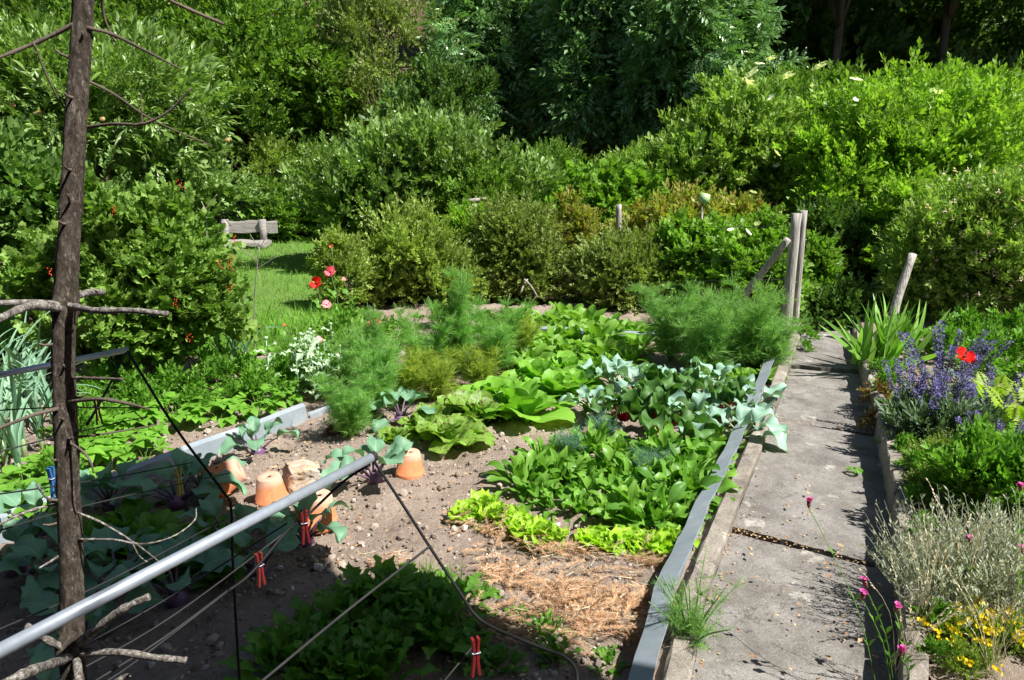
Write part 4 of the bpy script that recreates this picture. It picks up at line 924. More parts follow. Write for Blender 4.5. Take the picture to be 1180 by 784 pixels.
for x, y, s, k, l in [(772, 420, 1.15, 0, 'feathery fennel at the left end of the fennel row'), (812, 432, 1.15, 1, 'feathery fennel second from the left behind the chard'), (850, 428, 1.2, 0, 'tallest feathery fennel third in the row'), (884, 428, 1.0, 1, 'feathery fennel beside the kerb at the right end of its row')]:
    make('fennel', l, 'fennel', G(x, y), FE[k], x, s, group='feathery fennel row at the far right of the bed')
for x, y, s, l in [(652, 532, 1, 'small blue-green dill at the left edge of the leaf vegetable patch'), (690, 512, 1, 'small blue-green dill behind the leaf vegetable patch'), (745, 552, 1, 'small blue-green dill within the leaf vegetable patch')]:
    make('dill_seedling', l, 'dill', G(x, y), DD, x, s*1.1)
for i, (x, y) in enumerate([(800, 440), (828, 445), (856, 442), (882, 440), (846, 428), (870, 425), (815, 425)]):
    make('weedy_greens', 'leafy green plant growing under the feathery fennel', 'vegetable', G(x, y), [(None, YG[i % 3])], i, 1.05, group='leafy plants under the fennel')
make('dill', 'wispy self-sown dill at the foot of the near kerb beside the path', 'dill', G(795, 752, .0), feathery(.30, .17, 230, 'fennel_leaf', 10, 9, .6), .3, 1.1)

# kohlrabi and cabbages
def brassica(nleaf, Ln, W, mat, stalk, bulb=None, el=(1.1, .2), seed=0, ruf=.14, st=.10):
    out = []
    for i in range(nleaf):
        u = (i+.5)/nleaf; az = i*2.39996+rng.normal(0, .25); e = el[0]+(el[1]-el[0])*u+rng.normal(0, .12); k = rng.uniform(.8, 1.1)*(.65+.35*u)
        d = np.array([-sin(az)*cos(e+.2), cos(az)*cos(e+.2), sin(e+.2)]); s0 = np.array([0, 0, .03 if bulb is None else bulb*.9])+d*(bulb or .01)*.8; s1 = s0+d*st*k
        sm = MB(); tube(sm, spline([s0, (s0+s1)/2+[0, 0, .006], s1], 5), np.linspace(.0055, .0035, 5), 5)
        lm = MB(); T = leafgrid(Ln*k, W*k, ovate, rng.uniform(.6, 2.1), rng.uniform(.1, .45), ruf*1.7, rng.uniform(8, 13), 14, 8, lobes=.10, twist=rng.normal(0, .5)); put(lm, T, Maz(az, e-.1, rng.normal(0, .25)), s1)
        out.append(('leaf', lm.mesh('leaf', MAT[mat]), [('stalk', sm.mesh('stalk', MAT[stalk]))]))
    if bulb:
        bm_ = MB(); v, q, t, uv = rock(3, 2); v = norm(v)*bulb*[1, 1, .92]; bm_.add(v+[0, 0, bulb*.9], None, t); out.append(('bulb', bm_.mesh('bulb', MAT['kohlrabi_skin'])))
    return out
KO = [brassica(9, .15, .055, 'kohlrabi_leaf', 'purple_stalk', .035, seed=i) for i in range(4)]
KL = [(298, 528, 1.0, 'kohlrabi with violet stalks between the tipped pot and the limestone block'), (432, 562, 1.15, 'kohlrabi with round purple bulb and big hanging leaf beside the metal tube end'), (130, 592, 1.1, 'shaded kohlrabi left of the tipped terracotta pot'), (205, 588, 1.15, 'shaded kohlrabi near the yellow clothes peg'),
      (352, 632, 1.05, 'kohlrabi half in shade behind the red clothes peg and the upturned pot'), (300, 668, 1.05, 'kohlrabi with one long leaf beneath the near red peg'), (140, 690, 1.2, 'shaded kohlrabi behind the metal tube, lower left'), (45, 620, 1.15, 'shaded kohlrabi left of the larch pole'), (70, 690, 1.1, 'shaded kohlrabi just left behind the larch pole'),
      (205, 700, 1.1, 'shaded kohlrabi below the metal tube near the dry twine'), (462, 490, 1.05, 'grey-green kohlrabi standing before the dill plants'), (100, 745, 1.0, 'shaded kohlrabi at the lower whorl of the larch pole'), (258, 632, .95, 'shaded kohlrabi in front of the second pot, under the tube'), (20, 665, 1.0, 'shaded kohlrabi at the left edge of the photo'), (235, 575, .9, 'small kohlrabi in front of the zinc sheet, left of the tipped pot')]
for i, (x, y, s, l) in enumerate(KL): make('kohlrabi', l, 'kohlrabi', G(x, y), KO[i % 4], i*1.4+.5, s*1.08, group='kohlrabi plants')
CB = [brassica(8, .19, .07, 'cabbage_leaf', 'pale_stalk', None, (1.0, .15), i, .2, .12) for i in range(3)]
for i, (x, y, s, l) in enumerate([(853, 512, .88, 'blue-green cabbage whose big leaf hangs over the zinc strip'), (866, 480, .85, 'pale cabbage beside the kerb, leaves reaching over the path'), (800, 500, .9, 'pale cabbage between the chard plants'), (735, 462, .9, 'pale blue-green cabbage behind the red chard'),
        (680, 478, .75, 'small blue-green cabbage at the bare earth strip left of the chard'), (822, 458, .9, 'pale cabbage in front of the fennel row'), (705, 448, .8, 'cabbage with a whitish leaf catching the sun'), (780, 455, .85, 'pale cabbage between the far chard plants')]):
    make('cabbage', l, 'cabbage', G(x, y), CB[i % 3], i*1.7, s*1.25, group='pale cabbages on the right half of the bed')
CH = [brassica(13, .19, .06, 'chard_leaf', 'red_stalk', None, (1.35, .35), i, .42, .12) for i in range(2)]
for i, (x, y, s, l) in enumerate([(755, 505, 1.0, 'dark-leaved chard with bright red stalks in the middle of the patch'), (792, 482, 1.0, 'red-stalked chard left of the overhanging cabbage'), (835, 488, .9, 'red-stalked chard nearest the path'), (718, 492, .9, 'dark chard at the left of the patch'), (756, 470, .95, 'far dark crinkly chard before the fennel')]):
    make('chard', l, 'chard', G(x, y), CH[i % 2], i*2+.4, s*1.2, group='red-stalked chard plants')
mb = MB(); rosette(mb, 16, .09, .04, obov, (1.3, .3), (.3, 1.1), .3, .4, 14, nl=6, nw=5)
RL = mb.mesh('leaves', MAT['brown_leaf'])
make('red_lettuce', 'small brownish red lettuce in front of the zinc sheet', 'lettuce', G(392, 500), [(None, RL)], 0, 1.1)

# left outside bed: strawberries, leeks
def trifol(n, mat, h=.07, ls=.05):
    mb = MB(); T = t_simple(.40, .14, .25)
    for i in range(n):
        az = i*2.4; r = .02+.07*sqrt((i+1)/n)*rng.uniform(.7, 1.3); p = np.array([-sin(az)*r, cos(az)*r, h*rng.uniform(.5, 1)])
        tube(mb, [(0, 0, 0), p*[.5, .5, .8], p], .0012, 3, False)
        for a in (-.95, 0, .95): mb.inst(T, (Rz(az+a)@Rx(.1+rng.normal(0, .25)))[None]*ls*rng.uniform(.8, 1.15), p[None])
    return mb.mesh('leaves', MAT[mat])
ST = [trifol(13, 'strawberry', .09, .058), trifol(11, 'strawberry', .08, .062)]
sl = [(120, 515), (146, 505), (165, 525), (188, 512), (210, 500), (232, 492), (135, 540), (95, 560), (75, 578), (60, 552), (40, 590), (20, 575), (252, 480), (225, 470), (285, 470), (300, 458), (318, 455), (12, 545), (160, 495), (130, 490), (270, 462), (180, 545), (85, 535), (335, 440), (320, 428)]
for i, (x, y) in enumerate(sl):
    x += random.uniform(-22, 22); y += random.uniform(-14, 10)
    if G(x, y)[0] > xleft(G(x, y)[1])-.12: x -= 40
    make('strawberry_plant', 'low bright green three-leaved strawberry plant outside the left edge of the bed', 'plant', G(x, y), [(None, ST[i % 2])], i*1.2, random.uniform(1.0, 1.6), group='strawberry plants left of the bed')
def leek(seed):
    mb = MB(); 
    for i in range(8):
        sg = 1 if i % 2 else -1; T = leafgrid(rng.uniform(.38, .55), .016, lambda t: (1-.85*t), rng.uniform(.6, 2.0), .5, 0, 1, 12, 2, twist=rng.normal(0, .4)); put(mb, T, Maz(.3*rng.normal()+(0 if sg > 0 else pi), 1.15+rng.normal(0, .12), 0), (0, 0, .06+.012*i))
    s_ = MB(); tube(s_, [(0, 0, -.02), (0, 0, .1), (0, 0, .16)], [.014, .012, .008], 8)
    return [('leaves', mb.mesh('leaves', MAT['leek'])), ('shank', s_.mesh('shank', MAT['pale_stalk']))]
LK = [leek(i) for i in range(4)]
for i, (x, y, s) in enumerate([(8, 540, 1), (30, 530, 1.1), (50, 522, 1), (22, 505, 1), (44, 498, 1.1), (5, 500, 1.1), (62, 492, .9), (12, 478, 1.1), (36, 472, 1.1), (54, 470, 1), (-15, 520, 1), (-12, 485, 1.1), (25, 555, .9), (68, 510, .8)]):
    make('leek', 'blue-green leek with long drooping leaves at the left edge of the photo', 'leek', G(x, y), LK[i % 4], i*.8, s, group='leeks at the left edge')
for i, (x, y, s, l) in enumerate([(272, 430, .75, 'thin blue-green leek right of the redcurrant bush'), (262, 445, .7, 'thin leek low at the foot of the redcurrant bush'), (284, 420, .7, 'thin leek beside the bare grey twig')]):
    make('leek', l, 'leek', G(x, y), LK[i % 4], i, s)

# poppies
def poppy_flower(mat, r, cup=.6):
    mb = MB()
    for i in range(6): put(mb, leafgrid(r, r*.62, obov, -.9*cup, -.1, .12, 14, 6, 5), Maz(i*pi/3*2+.3*(i > 2), .35+.25*(i > 2)), (0, 0, 0))
    c = MB(); v, q, t, uv = RKs; c.add(v*r*.16+[0, 0, r*.15], None, t); return mb.mesh('flower', MAT[mat]), c.mesh('flower_centre', MAT['flower_centre'])
PF = {m_: poppy_flower(m_, 1.0) for m_ in ('red_petal', 'rosy_petal', 'pale_pink_petal', 'orange_petal')}
def poppy(px, py, Y, r, mat, label, tiltx=.9, leaf=True, n=4, lm='herb'):
    top = P(px, py, Y); root = np.array([top[0]+random.uniform(-.04, .04), Y+.05, .02]); t_ = top-root
    e = link(bpy.data.objects.new('poppy', None)); e.location = root; e['label'] = label; e['category'] = 'poppy'; e['group'] = 'blooming poppies'
    st = MB(); tube(st, spline([(0, 0, 0), t_*[.3, .3, .5]+[.02, 0, 0], t_-[0, -.004, .01]], 8), .0028, 5); link(bpy.data.objects.new('stem', st.mesh('stem', MAT['green_stalk'])), e)
    f, c = PF[mat]; fo = link(bpy.data.objects.new('flower', f), e); fo.location = t_; fo.rotation_euler = (tiltx, 0, random.uniform(-.5, .5)); fo.scale = (r, r, r)
    link(bpy.data.objects.new('flower_centre', c), fo)
    mb = MB()
    for i in range(n):
        z = t_[2]*(.08+.7*i/n); put(mb, leafgrid(.12, .028, ovate, 1, .3, .4, 12, 6, 4, lobes=.4), Maz(i*2.4, .7), (t_[0]*z/t_[2]*.6, 0, z))
    link(bpy.data.objects.new('leaves', mb.mesh('leaves', MAT[lm])), e)
poppy(1110, 412, 4.15, .062, 'red_petal', 'big scarlet poppy above the purple sage on the right', .75, lm='sage_leaf')
poppy(365, 327, 5.6, .055, 'red_petal', 'bright red poppy over the lawn, left one of the upper pair', 1.0)
poppy(381, 314, 5.9, .052, 'rosy_petal', 'rose red poppy, right one of the upper pair beside the lawn', .9)
poppy(376, 352, 5.5, .042, 'pale_pink_petal', 'pale pink poppy below the upper pair of poppies', .8)
poppy(432, 372, 4.9, .05, 'rosy_petal', 'pink poppy standing alone in front of the yellow-green bush', .9)
poppy(368, 393, 5.0, .036, 'pale_pink_petal', 'small faded pink poppy above the whitish seed stalks', .4)
poppy(382, 284, 6.6, .022, 'orange_petal', 'small orange-pink bloom at the top right of the lawn', .9)
poppy(328, 375, 5.3, .014, 'orange_petal', 'tiny orange poppy bud at the left of the pale poppy stalks', .5)
poppy(383, 398, 5.1, .016, 'orange_petal', 'tiny orange bloom right of the pale poppy stalks', .5)
poppy(396, 322, 6.4, .022, 'pale_pink_petal', 'pale bloom half hidden in the small rose bush', .9)
def seedstalk(h):
    mb = MB()
    for k in range(6):
        b = np.array([rng.normal(0, .06), rng.normal(0, .06), 0]); hh = h*rng.uniform(.7, 1.05); tube(mb, [b, b+[0, 0, hh]], .003, 4)
        for i in range(8): put(mb, leafgrid(.085, .03, ovate, .9, .3, .35, 12, 5, 4, lobes=.3), Maz(i*2.4, .6), b+[0, 0, hh*(.1+.85*i/8)])
        v, q, t, uv = RKs; mb.add(v*.012+b+[0, 0, hh+.008], None, t)
    return mb.mesh('stalks', MAT['pale_poppy_leaf'])
SK = [seedstalk(.42), seedstalk(.36)]
for x, y, s, l, k in [(352, 455, 1.0, 'whitish green poppy stalks with seed heads, left clump', 0), (370, 462, 1.0, 'whitish green poppy stalks directly behind the zinc sheet', 1), (362, 440, .9, 'whitish green poppy stalks at the back of the clump', 0)]:
    make('poppy_stalks', l, 'plant', G(x, y), [(None, SK[k])], x, s)
WD = [feathery(.3, .16, 260, 'herb', 8, 11, 1.2), feathery(.34, .18, 280, 'herb', 8, 12, 1.2)]
HB = []
for i in range(3):
    mb = MB(); Ls = crown(mb, (0, 0, .1), (.16, .16, .12), 110, SP_s, .07, 70+i, 6, gap=.2, zmin=-1); HB.append(mb.mesh('leaves', MAT['herb']))
for i, (x, y, s) in enumerate([(318, 455, .8), (345, 435, .8), (395, 430, 1.2), (410, 415, 1.2), (400, 455, 1.1), (420, 440, 1), (382, 422, 1.0), (425, 400, 1), (398, 402, 1.0), (305, 470, .8)]):
    make('garden_weed', 'low leafy green weed around the poppies beside the lawn', 'plant', G(x, y), [(None, HB[i % 3])], i, s*1.25, group='leafy weeds around the poppies')
for i, (x, y, s, l) in enumerate([(395, 440, 1.2, 'feathery green cornflower foliage right of the pale poppy stalks'), (412, 465, 1.1, 'feathery green foliage before the yellow-green bush'), (342, 435, 1.0, 'feathery green foliage left of the pale poppy stalks')]):
    make('feathery_plant', l, 'plant', G(x, y), WD[i % 2], i, s)
for i, (x, y, s) in enumerate([(150, 478, 1.1), (205, 470, 1.2), (245, 458, 1.2), (180, 488, .9), (285, 450, 1.0), (108, 500, 1.0), (90, 520, .9), (225, 478, .8), (265, 470, .7), (70, 560, .7), (30, 600, .7), (130, 470, 1.2)]):
    make('garden_weed', 'leafy weed on the lit ground between redcurrant bush and zinc sheet', 'plant', G(x, y), [(None, HB[i % 3])], i, s, group='leafy weeds under the redcurrant bush')
for i, (x, y, s) in enumerate([(500, 380, .9), (455, 395, .9), (560, 385, .8), (470, 408, .7), (860, 405, .9), (930, 395, .6), (925, 408, .45), (585, 378, .8)]):
    make('garden_weed', 'small leafy plant at the foot of the rounded bushes', 'plant', G(x, y), [(None, HB[i % 3])], i, s, group='leafy plants below the rounded bushes')
for i, (x, y, s) in enumerate([(1120, 440, 1.2), (1150, 432, 1.3), (1175, 438, 1.3), (1095, 425, 1.2), (1135, 415, 1.2), (1165, 410, 1.4), (1070, 415, 1.0), (1190, 465, 1.2), (1110, 405, 1.3), (1045, 405, 1.0)]):
    make('garden_weed', 'leafy green plant in the shade between the purple sage and the rambling rose', 'plant', G(x, y, .06), [(None, HB[i % 3])], i, s, group='leafy plants behind the purple sage')
for i, (y, s) in enumerate([(2.25, .35), (2.6, .45), (2.85, .4), (3.15, .5), (3.4, .45), (3.7, .55), (3.95, .5), (4.3, .6), (4.6, .5), (2.05, .4), (1.9, .3)]):
    make('edge_weed', 'small leafy weed spilling over the edging stones right of the path', 'plant', (xat(PR, y)+.085, y, .12), [(None, HB[i % 3])], i*2., s, group='small weeds on the right edging')
make('path_weed', 'tiny green seedling growing alone on the concrete path', 'plant', G(985, 546, .015), [(None, ST[0])], 0, .3)

# ================================================================= RIGHT BED
def irisclump():
    mb = MB()
    for i in range(64):
        a = rng.uniform(0, 6.28); lean = abs(rng.normal(0, .42)); T = leafgrid(rng.uniform(.28, .46), .016, lambda t: (1-t**3)*.95+.04, rng.uniform(.1, .7), .1, 0, 1, 10, 2, twist=rng.normal(0, .3)); put(mb, T, Maz(a, pi/2-lean-.06, rng.uniform(-1.5, 1.5)), (rng.normal(0, .07), rng.normal(0, .06), .0))
    return mb.mesh('leaves', MAT['iris'])
make('iris_clump', 'clump of sword-shaped light green iris leaves in front of the leaning post', 'iris', G(1016, 424, .07), [(None, irisclump())], 0, 1.22)
mb = MB(); crown(mb, (0, 0, .06), (.09, .09, .07), 70, SP_s, .05, 81, 6, gap=.1, zmin=-1); RB = mb.mesh('leaves', MAT['red_leaf'])
make('reddish_plant', 'small plant with reddish orange leaves at the path edge before the iris', 'plant', G(1010, 470, .06), [(None, RB)], 0, 1.15)
make('reddish_plant', 'low reddish plant peeping over the edging below the purple sage', 'plant', G(1004, 492, .04), [(None, RB)], 2, .7)
def sageplant(seed, nst=16, h=.38, r=.26):
    g = np.random.default_rng(seed); out = []; lf = MB(); st = MB(); fl = t_low(.45, .15, .1)
    for k in range(nst):
        a = g.uniform(0, 6.28); rr = r*sqrt(g.random()); hh = h*g.uniform(.75, 1.1)*(1-.25*rr/r); top = np.array([cos(a)*rr, sin(a)*rr, hh]); b = top*[.25, .25, 0]
        pts = spline([b, b+(top-b)*.5+[0, 0, .03], top], 8); tube(st, pts, np.linspace(.0025, .0012, 8), 4)
        q = []; dd = []
        for i in range(18): u = g.uniform(.05, .6); az = g.uniform(0, 6.28); q.append(b+(top-b)*u); dd.append((cos(az), sin(az), .5))
        lf.inst(LS['n'], frames(np.array(dd), .5, g.uniform(.03, .055, 18)), np.array(q))
        q = []; dd = []; m = 54
        for i in range(m): u = .58+.44*(i/m); az = i*2.4; p = b+(top-b)*u+np.array([cos(az), sin(az), 0])*.006; q.append(p); dd.append((cos(az), sin(az), .6))
        fm = MB(); fm.inst(fl, frames(np.array(dd), 1, g.uniform(.011, .019, m)*(1.1)), np.array(q)); out.append(('flower_spike', fm.mesh('flower_spike', MAT['purple_flower'])))
    return [('leaves', lf.mesh('leaves', MAT['sage_leaf'])), ('stems', st.mesh('stems', MAT['green_stalk']))]+out
SG = [sageplant(1), sageplant(2), sageplant(3)]
for x, y, s, k, l in [(1052, 490, 1.0, 0, 'purple flowering sage leaning towards the path behind the iris'), (1085, 455, 1.25, 1, 'tallest purple flowering sage just under the scarlet poppy'), (1075, 505, 1.0, 2, 'purple flowering sage in front with grey-green leaves'), (1125, 500, 1.0, 0, 'purple flowering sage right of the front one'), (1145, 540, .85, 1, 'lowest purple sage beside the yellow fern')]:
    make('flowering_sage', l, 'sage', G(x, y, .08), SG[k], x, s, group='purple flowering sage plants')
def lowbush(mat, rad, n, temps, size, sd, z=None, k=8):
    mb = MB(); crown(mb, (0, 0, rad[2]*.8 if z is None else z), rad, n, temps, size, sd, k, gap=.15, up=.7, zmin=-1); return mb.mesh('foliage', MAT[mat])
HH = lowbush('herb', (.20, .18, .19), 420, SP_s, .075, 91); TH = lowbush('thyme', (.17, .15, .11), 600, SP_small, .045, 92); SL = lowbush('sage_leaf', (.18, .16, .15), 320, SP_up, .08, 93)
for x, y, s, l in [(1112, 612, 1.0, 'dense green oregano cushion, left part'), (1150, 618, 1.05, 'dense green oregano cushion, middle part'), (1122, 592, 1.0, 'green oregano behind the cushion beside the thyme'), (1170, 590, 1.0, 'green oregano at the right edge of the photo'), (1195, 625, 1.0, 'green oregano cut off by the right border')]:
    make('oregano', l, 'herb', G(x, y, .08), [(None, HH)], x, s)
for x, y, s, l in [(1078, 552, 1.0, 'yellow-green thyme cushion at the edging stone, nearer part'), (1090, 542, 1.0, 'yellow-green thyme cushion between path and oregano'), (1074, 575, .8, 'low thyme cushion in front near the edging'), (1125, 548, .8, 'thyme cushion before the yellow fern')]:
    make('thyme', l, 'herb', G(x, y, .08), [(None, TH)], x, s)
for x, y, s, l in [(1058, 512, .9, 'grey-green sage foliage at the foot of the purple flowers, path side'), (1075, 522, 1.0, 'grey-green sage foliage at the foot of the purple flowers'), (1120, 530, .9, 'grey-green foliage between purple flowers and thyme')]:
    make('sage_foliage', l, 'sage', G(x, y, .08), [(None, SL)], x, s)
def fern():
    mb = MB()
    for i in range(7):
        a = i*.9; T = MB(); q = []; dd = []
        for j in range(22):
            t = j/22; w = sin(pi*min(1, .12+t*.9))*.16+.02
            for sg in (-1, 1): q.append((0, t, .25*sin(t*2.2))); dd.append((sg*w, w*.35, .0))
        L_ = np.linalg.norm(np.array(dd), axis=1); T.inst(t_low(.22, .03, .05), frames(np.array(dd), .15, L_*1.25), np.array(q)); v, q_, t_, uv = T.template()
        mb.add((v*.38)@Maz(a, .75, rng.normal(0, .3)).T, q_, t_)
    return mb.mesh('fronds', MAT['fern'])
FN = fern()
for x, y, s, l in [(1172, 520, 1.0, 'yellow-green fern at the right border'), (1140, 478, .7, 'small yellow-green fern behind the purple sage'), (1195, 495, .9, 'yellow-green fern cut off by the right border')]:
    make('fern', l, 'fern', G(x, y, .08), [(None, FN)], x, s)
# lavender (grey) clump: many thin upright leafy stems
def greybush(seed, n=150, h=.26, r=.22):
    g = np.random.default_rng(seed); mb = MB(); q = []; dd = []; sc = []
    for k in range(n):
        a = g.uniform(0, 6.28); rr = r*sqrt(g.random()); top = np.array([cos(a)*rr*1.25, sin(a)*rr*1.2, h*g.uniform(.55, 1.1)]); b = np.array([cos(a)*rr*.5, sin(a)*rr*.5, 0])
        tube(mb, [b, (b+top)/2+[0, 0, .02], top], [.0013, .0008], 3, False)
        for i in range(16): u = g.uniform(.2, 1); az = g.uniform(0, 6.28); q.append(b+(top-b)*u); dd.append((cos(az)*.8, sin(az)*.8, .9)); sc.append(g.uniform(.012, .028))
    mb.inst(t_low(.12, .03, .05), frames(np.array(dd), 1, np.array(sc)), np.array(q)); return mb.mesh('foliage', MAT['grey_leaf'])
GB = [greybush(1), greybush(2)]
for x, y, s, k, l in [(1078, 690, 1.0, 0, 'silvery grey lavender overhanging the edging stone'), (1105, 680, 1.05, 1, 'silvery grey lavender in front of the oregano'), (1150, 690, 1.0, 0, 'silvery grey lavender at the right border'), (1090, 712, .9, 1, 'silvery lavender just behind the yellow stonecrop'), (1190, 680, 1.0, 1, 'silvery lavender cut off by the right border')]:
    make('lavender', l, 'lavender', G(x, y, .08), [(None, GB[k])], x, s, group='silvery grey lavender plants')
YFm = []
def stonecrop(seed):
    g = np.random.default_rng(seed); lf = lowbush('thyme', (.13, .12, .07), 320, SP_small, .04, seed, .05); out = [('foliage', lf)]
    for k in range(9):
        a = g.uniform(0, 6.28); rr = .12*sqrt(g.random()); p = np.array([cos(a)*rr, sin(a)*rr, .10+g.uniform(0, .03)]); mb = MB(); m = 12
        mb.inst(FIVE, frames(np.stack([g.normal(0, .3, m), g.normal(0, .3, m), g.normal(0, .3, m)+.2], 1), 2, g.uniform(.005, .0085, m)), p+np.stack([g.normal(0, .011, m), g.normal(0, .011, m), g.normal(0, .004, m)], 1))
        out.append(('flower_head', mb.mesh('flower_head', MAT['yellow_petal'])))
    return out
SC = [stonecrop(5), stonecrop(6)]
for x, y, s, k, l in [(1098, 748, .9, 0, 'yellow flowering stonecrop nearest the path'), (1130, 742, .9, 1, 'yellow flowering stonecrop in the middle under the lavender'), (1170, 752, .9, 0, 'yellow flowering stonecrop at the right border'), (1105, 775, .8, 1, 'yellow stonecrop at the very bottom edge of the photo')]:
    make('stonecrop', l, 'flower', G(x, y, .08), SC[k], x, s, group='yellow stonecrop plants')
# tall dry grass stalks leaning over the edging
def drystalks(seed, n=16):
    g = np.random.default_rng(seed); mb = MB()
    for k in range(n):
        a = g.uniform(0, 6.28); lean = g.uniform(.1, .7); h = g.uniform(.2, .45); top = np.array([cos(a)*lean*h, sin(a)*lean*h*.6, h]); pts = spline([(g.normal(0, .03), g.normal(0, .03), 0), top*[.4, .4, .6], top], 7); tube(mb, pts, np.linspace(.0013, .0006, 7), 3, False)
        q = np.array([pts[-1]-(pts[-1]-pts[-3])*u for u in np.linspace(0, .8, 9)]); dd = np.tile(norm(pts[-1]-pts[-3]), (9, 1))+g.normal(0, .25, (9, 3)); mb.inst(LOWN, frames(dd, 1, .016), q)
    return mb.mesh('stalks', MAT['dry_straw'])
DS = [drystalks(1), drystalks(2)]
for x, y, k, s, l in [(1040, 775, 0, .8, 'dry bent grass stalks with seed heads beside the pink carnations'), (1062, 720, 1, .9, 'dry grass stalks rising through the lavender'), (1140, 790, 1, .8, 'dry grass stalks at the bottom right corner'), (1108, 700, 0, .9, 'dry grass stalks in the middle of the lavender')]:
    make('dry_grass', l, 'grass', G(x, y, .08), [(None, DS[k])], x, s)
# carnations
def carnation():
    f = MB()
    for c_ in range(4):
        o = np.array([rng.normal(0, .006), rng.normal(0, .006), .012+rng.normal(0, .002)])
        for i in range(5): put(f, leafgrid(.0115, .0055, obov, .8, .1, .25, 20, 4, 4), Maz(i*1.257+c_, .75), o)
    c = MB(); tube(c, [(0, 0, -.014), (0, 0, -.004), (0, 0, .012)], [.002, .0065, .0072], 8); return f.mesh('flower', MAT['magenta_petal']), c.mesh('calyx', MAT['calyx'])
CF = carnation()
for px, py, Y, bx, by, l in [(932, 581, 2.17, 1012, 800, 'pink carnation on a long thin stem reaching over the concrete path'), (997, 674, 1.9, 1030, 790, 'upper of the two close magenta carnations before the edging'), (994, 688, 1.87, 1028, 798, 'lower of the two close magenta carnations before the edging'), (1032, 702, 1.95, 1045, 790, 'small magenta carnation over the edging stone'),
        (1176, 563, 2.3, 1160, 760, 'dark pink carnation at the right border beside the oregano'), (1118, 624, 2.3, 1112, 750, 'pink carnation bud above the silvery lavender'), (1178, 636, 2.2, 1165, 770, 'magenta carnation at the right border above the lavender'), (1038, 752, 1.8, 1050, 800, 'reddish carnation bud low over the edging stone')]:
    top = P(px, py, Y); root = G(bx, by, .08); t_ = top-root; e = link(bpy.data.objects.new('carnation', None)); e.location = root; e['label'] = l; e['category'] = 'carnation'; e['group'] = 'pink carnations'
    sm = MB(); pts = spline([(0, 0, 0), t_*[.35, .3, .5], t_*[.8, .8, .85], t_-[0, 0, .012]], 12); tube(sm, pts, .0014, 5)
    for i in (2, 4, 6): mbp = pts[i]; sm.inst(LOWN, frames(np.array([[.4, 0, .8], [-.4, .1, .8]]), .5, .035), np.array([mbp, mbp]))
    link(bpy.data.objects.new('stem', sm.mesh('stem', MAT['herb'])), e); f = link(bpy.data.objects.new('flower', CF[0]), e); f.location = t_; f.rotation_euler = (random.uniform(-.1, .4), random.uniform(-.3, .3), random.uniform(0, 6)); s_ = .95; f.scale = (s_,)*3
    link(bpy.data.objects.new('calyx', CF[1]), f)

# ================================================================= OBJECTS
def lathe(mb, prof, seg=40):
    V = []; n = len(prof)
    for r, z in prof:
        for k in range(seg): a = 2*pi*k/seg; V.append((r*cos(a), r*sin(a), z))
    mb.add(V, [(i*seg+k, i*seg+(k+1) % seg, (i+1)*seg+(k+1) % seg, (i+1)*seg+k) for i in range(n-1) for k in range(seg)])
# pot modelled upside down: rim at z=0, base at top
def pot(sc=1):
    mb = MB(); lathe(mb, [(.064, .0), (.071, .0), (.073, .004), (.073, .028), (.071, .032), (.0675, .033), (.050, .128), (.047, .132), (.012, .132), (.010, .130), (.010, .124), (.012, .122), (.044, .122), (.060, .035), (.064, .0)]); return mb.mesh('pot', MAT['terracotta'])
PT = pot()
def place(px, py, label, s, rot, z=.03, cat='flower pot', sink=0):
    o = make('flower_pot', label, cat, G(px, py, z), [(None, PT)], 0, s, group='terracotta pots on the bed'); o.rotation_euler = rot; return o
place(314, 580, 'upturned terracotta pot, second from the left, with whitish base', 1.05, (.04, -.03, 0), .02)
place(367, 604, 'upturned terracotta pot behind the metal tube and the red peg', 1.1, (.05, .10, 0), .02)
place(472, 549, 'upturned terracotta pot beside the purple kohlrabi bulb, rightmost', 1.0, (0, .05, 0), .02)
o = place(250, 560, 'tipped terracotta pot lying with its dark opening to the lower left', 1.15, (0, 0, 0), .085)
import mathutils
ax = mathutils.Vector((.80, .28, .42)).normalized()   # direction rim -> base
o.rotation_euler = ax.to_track_quat('Z', 'Y').to_euler(); o.location = tuple(G(243, 560, .07))
def stone(name, label, loc, s, mat, seed, sub=3):
    v, q, t, uv = rock(seed, sub); mb = MB(); v = v+.04*np.sin(v*5+seed); mb.add(v*np.array(s), None, t); return make(name, label, 'stone', loc, [(None, mb.mesh(name, MAT[mat], smooth=True))], seed)
# limestone block: rough broken block, tan top, whitish right face
mb = MB(); nb = 14; V = []; g = np.random.default_rng(8)
import bmesh
bm = bmesh.new(); bmesh.ops.create_cube(bm, size=2); bmesh.ops.subdivide_edges(bm, edges=bm.edges, cuts=15, use_grid_fill=True); v = np.array([tuple(x.co) for x in bm.verts]); q = np.array([[z.index for z in f_.verts] for f_ in bm.faces]); bm.free()
ln_ = np.linalg.norm(v, axis=1, keepdims=True); v = v*(1-.22*np.maximum(0, ln_-1.15)); v[:, 2] -= .22*v[:, 0]*(v[:, 2] > 0); v[:, 0] *= 1-.12*v[:, 2]; v = v*[.105, .08, .085]
v += .006*np.sin(v[:, [1, 2, 0]]*45+1)+.004*np.sin(v[:, [2, 0, 1]]*110)+.0022*g.normal(0, 1, v.shape); mb.add(v, q)
o = make('limestone_block', 'rough tan and whitish limestone block lying on the bed in front of the zinc sheet', 'stone', G(350, 550, .07), [(None, mb.mesh('limestone_block', MAT['limestone']))], .5, .8)
